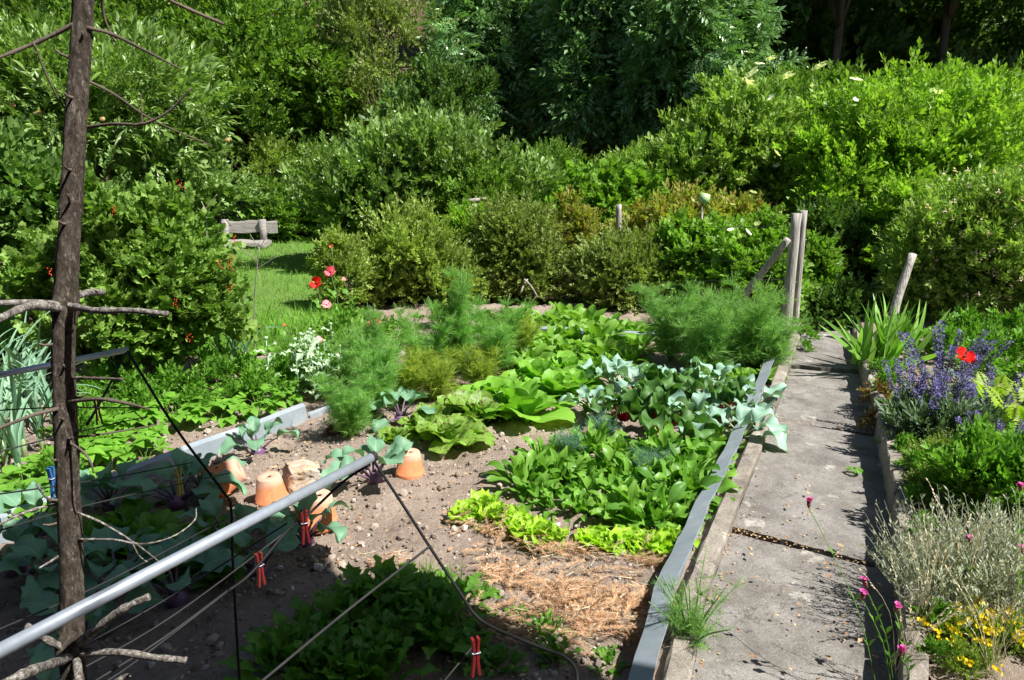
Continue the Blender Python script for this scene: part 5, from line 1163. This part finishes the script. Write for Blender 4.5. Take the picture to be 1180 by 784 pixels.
for i, (x, y, s, mt, l) in enumerate([(288, 420, (.09, .07, .06), 'stone_grey', 'grey stone at the foot of the redcurrant bush near the lawn'), (312, 425, (.06, .05, .04), 'stone_grey', 'smaller pale stone right beside the larger grey one'), (318, 487, (.08, .06, .03), 'limestone', 'flat reddish stone just behind the zinc sheet'),
        (463, 408, (.05, .04, .03), 'stone_grey', 'pale stone on the earth before the yellow-green bush'), (600, 372, (.09, .05, .04), 'stone_grey', 'stone below the rounded bushes'), (98, 552, (.035, .03, .015), 'limestone', 'small whitish stone near the larch pole'), (712, 436, (.05, .035, .03), 'limestone', 'white stone among the cabbages')]):
    stone('stone', l, G(x, y, .03), s, mt, i+30)
v = 0
mb = MB(); pp = []
def postm(pts, r, mat='grey_wood', sides=12, seed=0, name='post'):
    g = np.random.default_rng(seed); pts = np.asarray(pts, float); sp_ = spline(pts, 14); mb = MB(); tube(mb, sp_, np.linspace(r[0], r[1], 14)*(1+.04*g.normal(0, 1, 14)), sides); return mb.mesh(name, MAT[mat], smooth=True)
def post(name, label, cat, px0, py0, px1, py1, Y0, Y1, r, bend=0, z0=None, group=None):
    a = P(px0, py0, Y0); b = P(px1, py1, Y1); o = np.array([a[0], a[1], 0.0]); low = a+(a-b)/max(.01, (b-a)[2])*(a[2]+.05)
    mid = (a+b)/2+np.array([bend, 0, 0]); return make(name, label, cat, o, [(None, postm([low-o, a-o, mid-o, b-o], r, name=name))], group=group)
post('gate_post', 'tall grey weathered wooden post at the far end of the left kerb', 'post', 904, 392, 918, 246, 5.85, 5.9, (.045, .040))
post('gate_post', 'darker wooden post standing close behind the tall gate post', 'post', 914, 392, 926, 243, 6.25, 6.25, (.034, .032))
post('leaning_post', 'grey round wooden post leaning right behind the iris clump', 'post', 1022, 398, 1052, 293, 5.55, 5.75, (.040, .031), bend=-.02)
a = P(908, 276, 5.8); b = P(838, 366, 6.15); b[2] = max(b[2], .02); o_ = np.array([b[0], b[1], 0.])
make('post_brace', 'slanting wooden pole propped against the tall gate post', 'post', o_, [(None, postm([b-o_, (a+b)/2-o_, a-o_], (.034, .028), name='post_brace'))])
# small wooden frame
b0 = P(547, 300, 8.0); o_ = np.array([b0[0], 8.0, 0])
fr = [('upright', postm([np.array([b0[0], 8.0, -.05])-o_, P(547, 235, 8.0)-o_], (.042, .038)))]
q = P(566, 232, 8.25); fr.append(('upright', postm([np.array([q[0], 8.25, -.05])-o_, q-o_], (.035, .03))))
mb = MB(); c = (P(541, 232, 7.98)+P(570, 231, 8.27))/2-o_; dv = P(570, 231, 8.27)-P(541, 232, 7.98); box(mb, c+[0, 0, .015], (np.linalg.norm(dv)+.03, .05, .035), Rz(math.atan2(dv[1], dv[0]))); fr.append(('crossbar', mb.mesh('crossbar', MAT['grey_wood'])))
make('wooden_frame', 'small grey wooden frame of two posts and a crossbar among the bushes', 'frame', o_, fr)
post('garden_stake', 'short wooden stake between the light green bush and the forsythia', 'stake', 713, 290, 713, 236, 7.75, 7.75, (.035, .032))
a = P(590, 335, 6.75); b = P(628, 322, 6.7)
for i, (p0, p1, l) in enumerate([((600, 338), (608, 322), 'whitish broken branch low in the gap between two rounded bushes'), ((604, 322), (620, 343), 'second whitish stick crossing the gap between two rounded bushes')]):
    A_ = P(*p0, 6.75); B_ = P(*p1, 6.8); o_ = np.array([A_[0], A_[1], 0]); tb = MB(); tube(tb, spline([A_-o_, (A_+B_)/2-o_+[0, 0, .02], B_-o_], 8), np.linspace(.010, .006, 8), 7); make('pale_branch', l, 'branch', o_, [(None, tb.mesh('pale_branch', MAT['pale_twig']))])
# cup on stick
t_ = P(810, 232, 7.2); o_ = np.array([t_[0], 7.2, 0]); mb = MB(); tube(mb, [(0, 0, 0), t_-o_+[0, 0, .06]], .011, 6)
mc = MB(); lathe(mc, [(.055, 0), (.058, 0), (.045, .095), (.0, .098), (.0, .092), (.04, .09), (.055, 0)], 24)
pot_o = make('plant_stake', 'thin stake in the forsythia standing under a pale green cup', 'stake', o_, [(None, mb.mesh('plant_stake', MAT['grey_wood']))])
o = make('plastic_cup', 'pale green cup put upside down on a stake among the roses', 'cup', t_+[0, -.004, -.02], [(None, mc.mesh('plastic_cup', MAT['cup_green']))], 0, 1.0, tilt=(0, .25))
# wire fence
mb = MB(); o_ = P(906, 262, 5.8); o_[2] = 0
for (y0, y1) in ((262, 262), (300, 302), (322, 325)):
    tube(mb, [P(906, y0, 5.8)-o_, P(760, y1, 6.6)-o_], .0022, 4)
tube(mb, [P(903, 262, 5.82)-o_, P(902, 345, 5.82)-o_], .002, 4); make('fence_wire', 'thin wire strands running left from the tall gate post', 'wire', o_, [(None, mb.mesh('fence_wire', MAT['grey_wire']))])
# bare twigs
def twigtree(pts_list, Y, name, label, mat='twig', r=.006):
    mb = MB(); A_ = P(*pts_list[0][0], Y); o_ = np.array([A_[0], Y, 0])
    for k, pl_ in enumerate(pts_list):
        q = [P(x, y, Y+.02*k)-o_ for x, y in pl_]
        if k == 0: q = [np.array([q[0][0], 0, -.02])]+q
        rr = r if k == 0 else r*.6; tube(mb, spline(q, 10), np.linspace(rr, rr*.6, 10), 5)
    return make(name, label, 'twig', o_, [(None, mb.mesh(name, MAT[mat]))])
twigtree([[(295, 415), (293, 360), (296, 310), (299, 285)], [(296, 310), (318, 296)], [(297, 300), (275, 284)], [(299, 288), (288, 270)], [(299, 288), (312, 262)], [(294, 365), (275, 372)]], 5.35, 'bare_twig', 'bare grey branching twig standing at the left edge of the lawn')
twigtree([[(240, 300), (238, 250), (232, 232)], [(236, 242), (250, 224)], [(238, 250), (228, 240)]], 4.7, 'bare_twig', 'pale bare twig sticking out on top of the redcurrant bush', 'pale_twig', .004)
# bench
bc = P(292, 289, 10.85); o_ = np.array([bc[0], 10.85, .03]); m = pxm(10.85, 275)
def W(px, py, dy=0): q = P(px, py, 10.85+dy)-o_; return q
parts = []
def plank(name, a, b, h, th, seed, rx=0):
    g = np.random.default_rng(seed); a = np.asarray(a); b = np.asarray(b); n_ = 14; V = []; 
    for i in range(n_):
        p = a+(b-a)*i/(n_-1); hh = h/2*(1+.06*sin(i*1.1+seed)); tt = th/2
        for (u, w) in ((-1, -1), (-1, .7), (-.7, 1), (.7, 1), (1, .7), (1, -1)):
            y, z = u*tt, w*hh+.008*sin(i*.9+seed)
            y, z = y*cos(rx)-z*sin(rx), y*sin(rx)+z*cos(rx); V.append(p+[0, y, z]+g.normal(0, .003, 3))
    q = [(i*6+j, i*6+(j+1) % 6, (i+1)*6+(j+1) % 6, (i+1)*6+j) for i in range(n_-1) for j in range(6)]; q += [(5, 4, 1, 0), (4, 3, 2, 1)]; b_ = (n_-1)*6; q += [(b_, b_+1, b_+4, b_+5), (b_+1, b_+2, b_+3, b_+4)]
    mb = MB(); mb.add(V, q); return (name, mb.mesh(name, MAT['bench_wood'], smooth=False))
parts.append(plank('backrest', W(250, 258, .18), W(323, 258, .18), .20, .06, 1, -.15))
parts.append(plank('seat', W(238, 278, -.05), W(312, 279, -.05), .06, .34, 2))
for x in (256, 305):
    mb = MB(); box(mb, (W(x, 270, .12)[0], .14, .22), (.10, .07, .52)); parts.append(('support', mb.mesh('support', MAT['bench_wood'])))
    mb = MB(); a = W(x+2, 285, -.05); tube(mb, [(a[0], -.24, .08), (a[0], .12, .08)], .07, 12); parts.append(('leg', mb.mesh('leg', MAT['bench_wood'])))
make('garden_bench', 'rustic grey bench of split logs standing on the lawn before the wood', 'bench', o_, parts, 0, .88)

# larch pole
def Q(px, py, Y): return P(px, py, Y)
o_ = np.array([Q(88, 800, .86)[0], .86, 0.0])
tp = [(o_[0]+.01, .84, -.05), (o_[0]+.005, .85, .4), Q(88, 800, .86), Q(84, 700, .875), Q(78, 560, .89), Q(74, 430, .90), Q(75, 350, .91), Q(82, 230, .93), Q(90, 110, .95), Q(97, -20, .97), Q(103, -120, .99)]
tp = np.array([np.asarray(p) for p in tp])-o_; sp_ = spline(tp, 60); rad = np.interp(sp_[:, 2], [0, .8, 1.2, 1.5, 1.95, 2.2], [.0185, .0158, .0138, .0128, .0108, .0100])
g = np.random.default_rng(4)
knot = [Q(74, 352, .91)[2], Q(86, 742, .87)[2]]
for kz in knot: rad += .0045*np.exp(-((sp_[:, 2]-kz)/.012)**2)
sides = 28; mb = MB(); n0 = len(sp_); fine = spline(tp, 220); radf = np.interp(fine[:, 2], sp_[:, 2], rad)
tg = norm(np.gradient(fine, axis=0)); V = []
for i in range(220):
    x = norm(np.cross(tg[i], [0, 1, 0])); y = np.cross(tg[i], x)
    for k in range(sides):
        a = 2*pi*k/sides; r = radf[i]*(1+.05*sin(3*a+i*.11)+.035*sin(7*a-i*.23)+.03*g.normal()); V.append(fine[i]+r*(cos(a)*x+sin(a)*y))
mb.add(V, [(i*sides+k, i*sides+(k+1) % sides, (i+1)*sides+(k+1) % sides, (i+1)*sides+k) for i in range(219) for k in range(sides)])
lp = [('trunk', mb.mesh('trunk', MAT['larch_bark']))]
def br(pts, r0, r1, mat='lichen_bark', Y=.9):
    q = [Q(x, y, yy) for x, y, yy in pts]; q = spline(np.array(q)-o_, 22); mb = MB(); g = np.random.default_rng(len(lp)); rr = np.linspace(r0, r1, 22)*(1+.10*g.normal(0, 1, 22)); tube(mb, q, rr, 9); lp.append(('branch', mb.mesh('branch', MAT[mat])))
br([(72, 352, .905), (40, 349, .86), (-20, 350, .80)], .0045, .0035); br([(72, 356, .90), (35, 353, .84), (0, 367, .76), (-30, 380, .72)], .005, .004); br([(78, 352, .905), (110, 358, .86), (150, 358, .84), (193, 362, .83)], .0048, .0032)
br([(80, 345, .915), (100, 338, .97), (119, 337, 1.02)], .005, .0045)
br([(90, 25, .955), (62, 40, .95), (35, 52, .94), (0, 66, .92), (-20, 72, .9)], .0028, .0018, 'bark'); br([(38, 48, .94), (55, 90, .95), (70, 118, .96), (80, 130, .96)], .0013, .0008, 'bark')
br([(100, 32, .955), (130, 40, .98), (170, 60, 1.02), (205, 78, 1.06)], .0026, .0014, 'bark'); br([(118, -10, .97), (120, 20, .98), (132, 48, .99)], .0018, .0012, 'bark'); br([(160, -20, 1.0), (205, 5, 1.03), (258, 28, 1.06)], .0026, .002, 'bark')
br([(98, 92, .955), (130, 108, .97), (165, 132, .99), (200, 150, 1.0), (245, 168, 1.02)], .002, .0009, 'bark'); br([(95, 148, .955), (130, 143, .93), (165, 143, .92), (195, 128, .92), (220, 102, .92)], .0023, .0011, 'bark'); br([(164, 142, .925), (162, 108, .925)], .0011, .0006, 'bark')
br([(86, 0, .96), (70, -5, .96), (40, -12, .95)], .002, .0012, 'bark')
br([(74, 436, .90), (110, 436, .88), (142, 437, .87)], .0022, .0014, 'bark'); br([(76, 463, .89), (115, 460, .87), (150, 466, .86), (172, 472, .85)], .003, .0014, 'bark'); br([(72, 470, .89), (40, 478, .86), (0, 493, .84), (-20, 500, .82)], .0026, .0018, 'bark')
br([(76, 508, .89), (95, 520, .87), (104, 532, .86), (108, 545, .86)], .0022, .001, 'bark')
br([(78, 505, .89), (120, 500, .9), (180, 490, .92)], .0018, .0008, 'bark')
br([(90, 742, .865), (115, 722, .84), (142, 702, .83), (171, 688, .83)], .0065, .0045); br([(92, 752, .86), (140, 752, .84), (180, 758, .83), (215, 761, .83)], .0052, .0042); br([(80, 750, .865), (55, 738, .84), (30, 721, .83)], .0055, .0042); br([(84, 756, .86), (60, 765, .80), (25, 778, .74), (-20, 800, .70)], .0065, .0055)
br([(88, 760, .855), (90, 775, .82), (92, 795, .79)], .0055, .005); br([(120, 795, .84), (135, 785, .84), (150, 777, .84)], .0045, .0032)
br([(80, 633, .88), (62, 645, .87), (45, 655, .86)], .0022, .0012, 'lichen_bark')
br([(88, 590, .885), (120, 604, .88), (155, 626, .9), (180, 645, .92), (198, 662, .94)], .0016, .0009, 'lichen_bark'); br([(90, 622, .88), (130, 622, .86), (165, 627, .86), (200, 618, .9), (224, 600, .93), (226, 586, .95)], .0016, .0008, 'lichen_bark'); br([(152, 625, .88), (160, 640, .88), (170, 648, .88)], .0011, .0006, 'lichen_bark')
br([(66, 582, .89), (52, 572, .88), (42, 558, .87)], .002, .0012, 'lichen_bark'); br([(68, 580, .885), (30, 590, .85), (0, 604, .82), (-20, 610, .8)], .002, .0012, 'lichen_bark')
for i in range(22):
    z_ = rng.uniform(.95, 2.1); j = int(np.argmin(abs(sp_[:, 2]-z_))); a_ = rng.uniform(-pi, 0); L0 = rng.uniform(.006, .026); d_ = np.array([cos(a_), sin(a_), rng.uniform(-.1, .5)]); p0 = sp_[j]
    tb = MB(); tube(tb, spline([p0, p0+d_*(.012+L0*.5), p0+d_*(.012+L0)+[0, 0, .004]], 6), np.linspace(.0024, .0010, 6), 6); lp.append(('branch', tb.mesh('branch', MAT['bark'])))
make('larch_pole', 'bare larch trunk with stubs of branches standing in the left foreground', 'tree', o_, lp)

# drying rack
ZR = 1.08
def Gz(px, py, z=ZR): return G(px, py, z)
def D(px, py, d): r = ray(px, py); return np.array([0, 0, CAMH])+r*d
a0 = Gz(-160, 833); a1 = Gz(429, 527); b0 = Gz(-150, 462); b1 = Gz(147, 403)
o_ = np.array([a1[0], a1[1], 0]); rk_ = []
def rod(name, pts, r, mat, s=12, n_=None):
    q = np.array([np.asarray(p) for p in pts])-o_
    if n_: q = spline(q, n_)
    mb = MB(); tube(mb, q, r, s); return (name, mb.mesh(name, MAT[mat]))
cap = a1+(a1-a0)/np.linalg.norm(a1-a0)*.006
rk_.append(rod('tube', [a0, (a0+a1)/2, a1], .0088, 'tube_metal', 24)+([rod('end_cap', [a1-(a1-a0)*.004, cap], .0098, 'grey_wire', 20)],))
rk_.append(rod('tube', [b0, b1], .0078, 'tube_metal', 24))
# legs / curved black wire
rk_.append(rod('leg', [D(431, 532, 1.34), D(463, 580, 1.30), D(495, 630, 1.26), D(530, 683, 1.22), D(546, 707, 1.20), D(562, 720, 1.19), D(590, 733, 1.17), D(630, 749, 1.15), D(650, 757, 1.13), D(663, 770, 1.11), D(665, 792, 1.08), D(660, 830, 1.05)], .0026, 'black_wire', 12, 60))
rk_.append(rod('leg', [D(147, 405, 2.0), D(200, 490, 1.95), D(258, 568, 1.9), D(266, 585, 1.88), D(268, 640, 1.85), D(272, 720, 1.82), D(277, 800, 1.8)], .0034, 'black_wire', 10, 40))
rk_.append(rod('end_bar', [D(427, 535, 1.35), D(396, 555, 1.33), D(350, 598, 1.28), D(331, 612, 1.24), D(290, 660, 1.18), D(262, 682, 1.15)], .0024, 'black_wire', 10, 30))
rk_.append(rod('end_bar', [D(145, 407, 2.0), D(128, 440, 1.9), D(112, 470, 1.8), D(100, 490, 1.75)], .003, 'black_wire', 10, 12))
for pts in [[(-40, 575, 1.1), (120, 552, 1.5), (222, 533, 1.75)], [(-40, 625, 1.0), (90, 585, 1.3), (265, 545, 1.8)], [(-40, 742, .95), (120, 672, 1.2), (262, 597, 1.55)], [(60, 765, 1.0), (200, 686, 1.15), (331, 603, 1.25)], [(40, 800, .98), (190, 716, 1.12), (331, 612, 1.24)], [(60, 815, .95), (180, 741, 1.05), (262, 681, 1.15)],
            [(495, 630, 1.26), (400, 704, 1.15), (290, 795, 1.02)], [(-40, 476, 1.4), (60, 470, 1.6), (182, 470, 1.9)], [(-40, 532, 1.15), (60, 505, 1.3), (170, 480, 1.8)], [(545, 745, 1.15), (520, 775, 1.12), (500, 800, 1.1)], [(100, 800, .9), (160, 760, .98), (262, 682, 1.15)]]:
    rk_.append(rod('drying_line', [D(*p) for p in pts], .0014 if pts[0][0] != 495 else .0021, 'grey_wire', 8, 12))
make('drying_rack', 'folding clothes drying rack with silver tubes and dark wires in the foreground', 'drying rack', o_, rk_)
def peg(mat, px, py, d, label, s=1.0, sp=.10, rz=0):
    legs = MB(); jaw = []
    for sg in (-1, 1):
        mb = MB(); pts = np.array([(sg*.0045, 0, .026), (sg*.003, 0, .006), (sg*.003, 0, -.012), (sg*.0060, 0, -.042)])
        for i in range(3):
            a_, b_ = pts[i], pts[i+1]; c_ = (a_+b_)/2; ln = np.linalg.norm(b_-a_)*1.06; box(mb, c_, (.0042, .0095-.001*i, ln), Ry(math.atan2((a_-b_)[0], (a_-b_)[2])))
        jaw.append(('jaw', mb.mesh('jaw', MAT[mat], smooth=False)))
    sp_ = MB(); tube(sp_, [(-.0062, -.0062, .002), (-.0062, .0062, .002), (.0062, .0062, .002), (.0062, -.0062, .002), (-.0062, -.0062, .002)], .0011, 6); jaw.append(('spring', sp_.mesh('spring', MAT['tube_metal'])))
    make('clothes_peg', label, 'clothes peg', D(px, py, d), jaw, rz, s, tilt=(0, 0))
peg('peg_red', 299, 652, 1.20, 'dark red clothes peg hanging over a kohlrabi leaf', .85, rz=.9)
peg('peg_red', 351, 603, 1.27, 'red clothes peg in front of the upturned pot near the tube', .9, rz=.5)
peg('peg_red', 548, 752, 1.12, 'red clothes peg hanging at the bottom edge right of the jagged salad', .95, rz=.4)
peg('peg_red', 112, 470, 1.72, 'red clothes peg just right of the larch pole before the currants', .95, rz=.5)
peg('peg_yellow', 206, 552, 1.7, 'olive yellow clothes peg above the shaded kohlrabi', .95, rz=1.2)
peg('peg_blue', 60, 552, 1.35, 'blue clothes peg at the left side of the larch pole', .85, rz=1.3)

# added unseen shade caster, its outline shaped to throw the near left corner's shadow
el = radians(54); AZ = radians(-25)
sv = np.array([-cos(el)*cos(AZ), cos(el)*sin(-AZ), -sin(el)])   # travel direction of the sunlight
edge = [(-60, 660), (0, 645), (60, 598), (110, 566), (185, 532), (235, 556), (262, 590), (300, 612), (335, 606), (362, 640), (384, 664), (430, 684), (475, 668), (540, 712), (640, 748), (705, 792)]
gp_ = [G(*p)[:2] for p in edge]+[np.array([.45, 1.72]), np.array([-.3, 1.60]), np.array([-1.2, 1.60]), np.array([-2.2, 1.72]), np.array([-3.4, 1.9])]
zs = 2.75; V = [(p[0]-sv[0]/sv[2]*(0-zs)*-1*-1, p[1]-sv[1]/sv[2]*(0-zs)*-1*-1, zs) for p in gp_]
V = [(p[0]+sv[0]/sv[2]*zs, p[1]+sv[1]/sv[2]*zs, zs) for p in gp_]
o_ = np.array(V[0]); cm = np.mean(V, axis=0)+[0, 0, .0]; n_ = len(V); mb = MB(); top = np.vstack([np.array(V), cm])-o_
mb.add(np.vstack([top, top+[0, 0, .012]]), None, [(i, (i+1) % n_, n_) for i in range(n_)]+[(n_+1+i, n_+1+n_, n_+1+(i+1) % n_) for i in range(n_)])
ms_ = [('sail', mb.mesh('sail', MAT['grey_wood'], smooth=False))]
mb = MB(); p = V[-5]; tube(mb, [np.array([p[0]+.03, p[1], 0])-o_, np.array([p[0]+.03, p[1], zs+.05])-o_], .03, 12); ms_.append(('pole', mb.mesh('pole', MAT['tube_metal'])))
for p, hx in ((V[-1], -3.0), (V[-3], .8)):
    mb = MB(); tube(mb, [np.array(p)-o_, np.array([hx, -1.48, 3.3])-o_], .004, 6); ms_.append(('rope', mb.mesh('rope', MAT['grey_wire'])))
make('shade_sail', 'shade sail stretched above the viewer, shading the near corner of the bed', 'shade sail', o_, ms_)

# added building shape behind the viewer, out of frame, blocking skylight from the near corner
hw = MB(); box(hw, (0, 0, 2.5), (15, .4, 5.0)); ms_ = [('wall', hw.mesh('wall', MAT['house_wall'], smooth=False))]
rf = MB(); box(rf, (0, .25, 5.12), (15.8, 1.3, .18), Rx(-.35)); ms_.append(('roof', rf.mesh('roof', MAT['house_roof'], smooth=False)))
for x in (-4.6, -1.2, 2.2, 5.4):
    fm = MB(); box(fm, (x, .22, 1.5 if x != -1.2 else 1.1), (1.1, .08, 1.3 if x != -1.2 else 2.2)); gl = MB(); box(gl, (x, .27, 1.5 if x != -1.2 else 1.1), (.92, .03, 1.1 if x != -1.2 else 2.0)); ms_.append(('window', fm.mesh('window', MAT['grey_wood'], smooth=False), [('pane', gl.mesh('pane', MAT['window_glass'], smooth=False))]))
make('house', 'house with dark timber wall standing behind the viewer, outside the picture', 'house', (0, -1.7, 0), ms_)
# ================================================================= LIGHT, SKY, CAMERA
sd = -sv
w = bpy.data.worlds.new('World'); S.world = w; w.use_nodes = True; nt = w.node_tree
sky = nt.nodes.new('ShaderNodeTexSky'); sky.sky_type = 'NISHITA'; sky.sun_disc = False; sky.sun_elevation = el
sky.sun_rotation = math.atan2(sd[0], sd[1]); nt.links.new(sky.outputs[0], nt.nodes['Background'].inputs[0]); nt.nodes['Background'].inputs[1].default_value = .05
l = bpy.data.lights.new('sun', 'SUN'); l.energy = 5.0; l.angle = radians(.5); l.color = (1, .96, .90)
lo = bpy.data.objects.new('sun', l); C.objects.link(lo); lo.rotation_euler = mathutils.Vector(tuple(sd)).to_track_quat('Z', 'Y').to_euler()
cam = bpy.data.cameras.new('camera'); co = bpy.data.objects.new('camera', cam); C.objects.link(co); S.camera = co
cam.sensor_width = 36; cam.lens = 36*F/PW; cam.clip_start = .05; cam.clip_end = 300
co.location = (0, 0, CAMH); co.rotation_euler = (pi/2-PITCH, 0, 0)
S.view_settings.view_transform = 'Standard'; S.view_settings.look = 'None'; S.view_settings.exposure = 0.92; S.view_settings.gamma = 1
S.render.engine = 'CYCLES'; S.cycles.max_bounces = 6; S.cycles.transparent_max_bounces = 4
S.render.resolution_x = 1024; S.render.resolution_y = 680
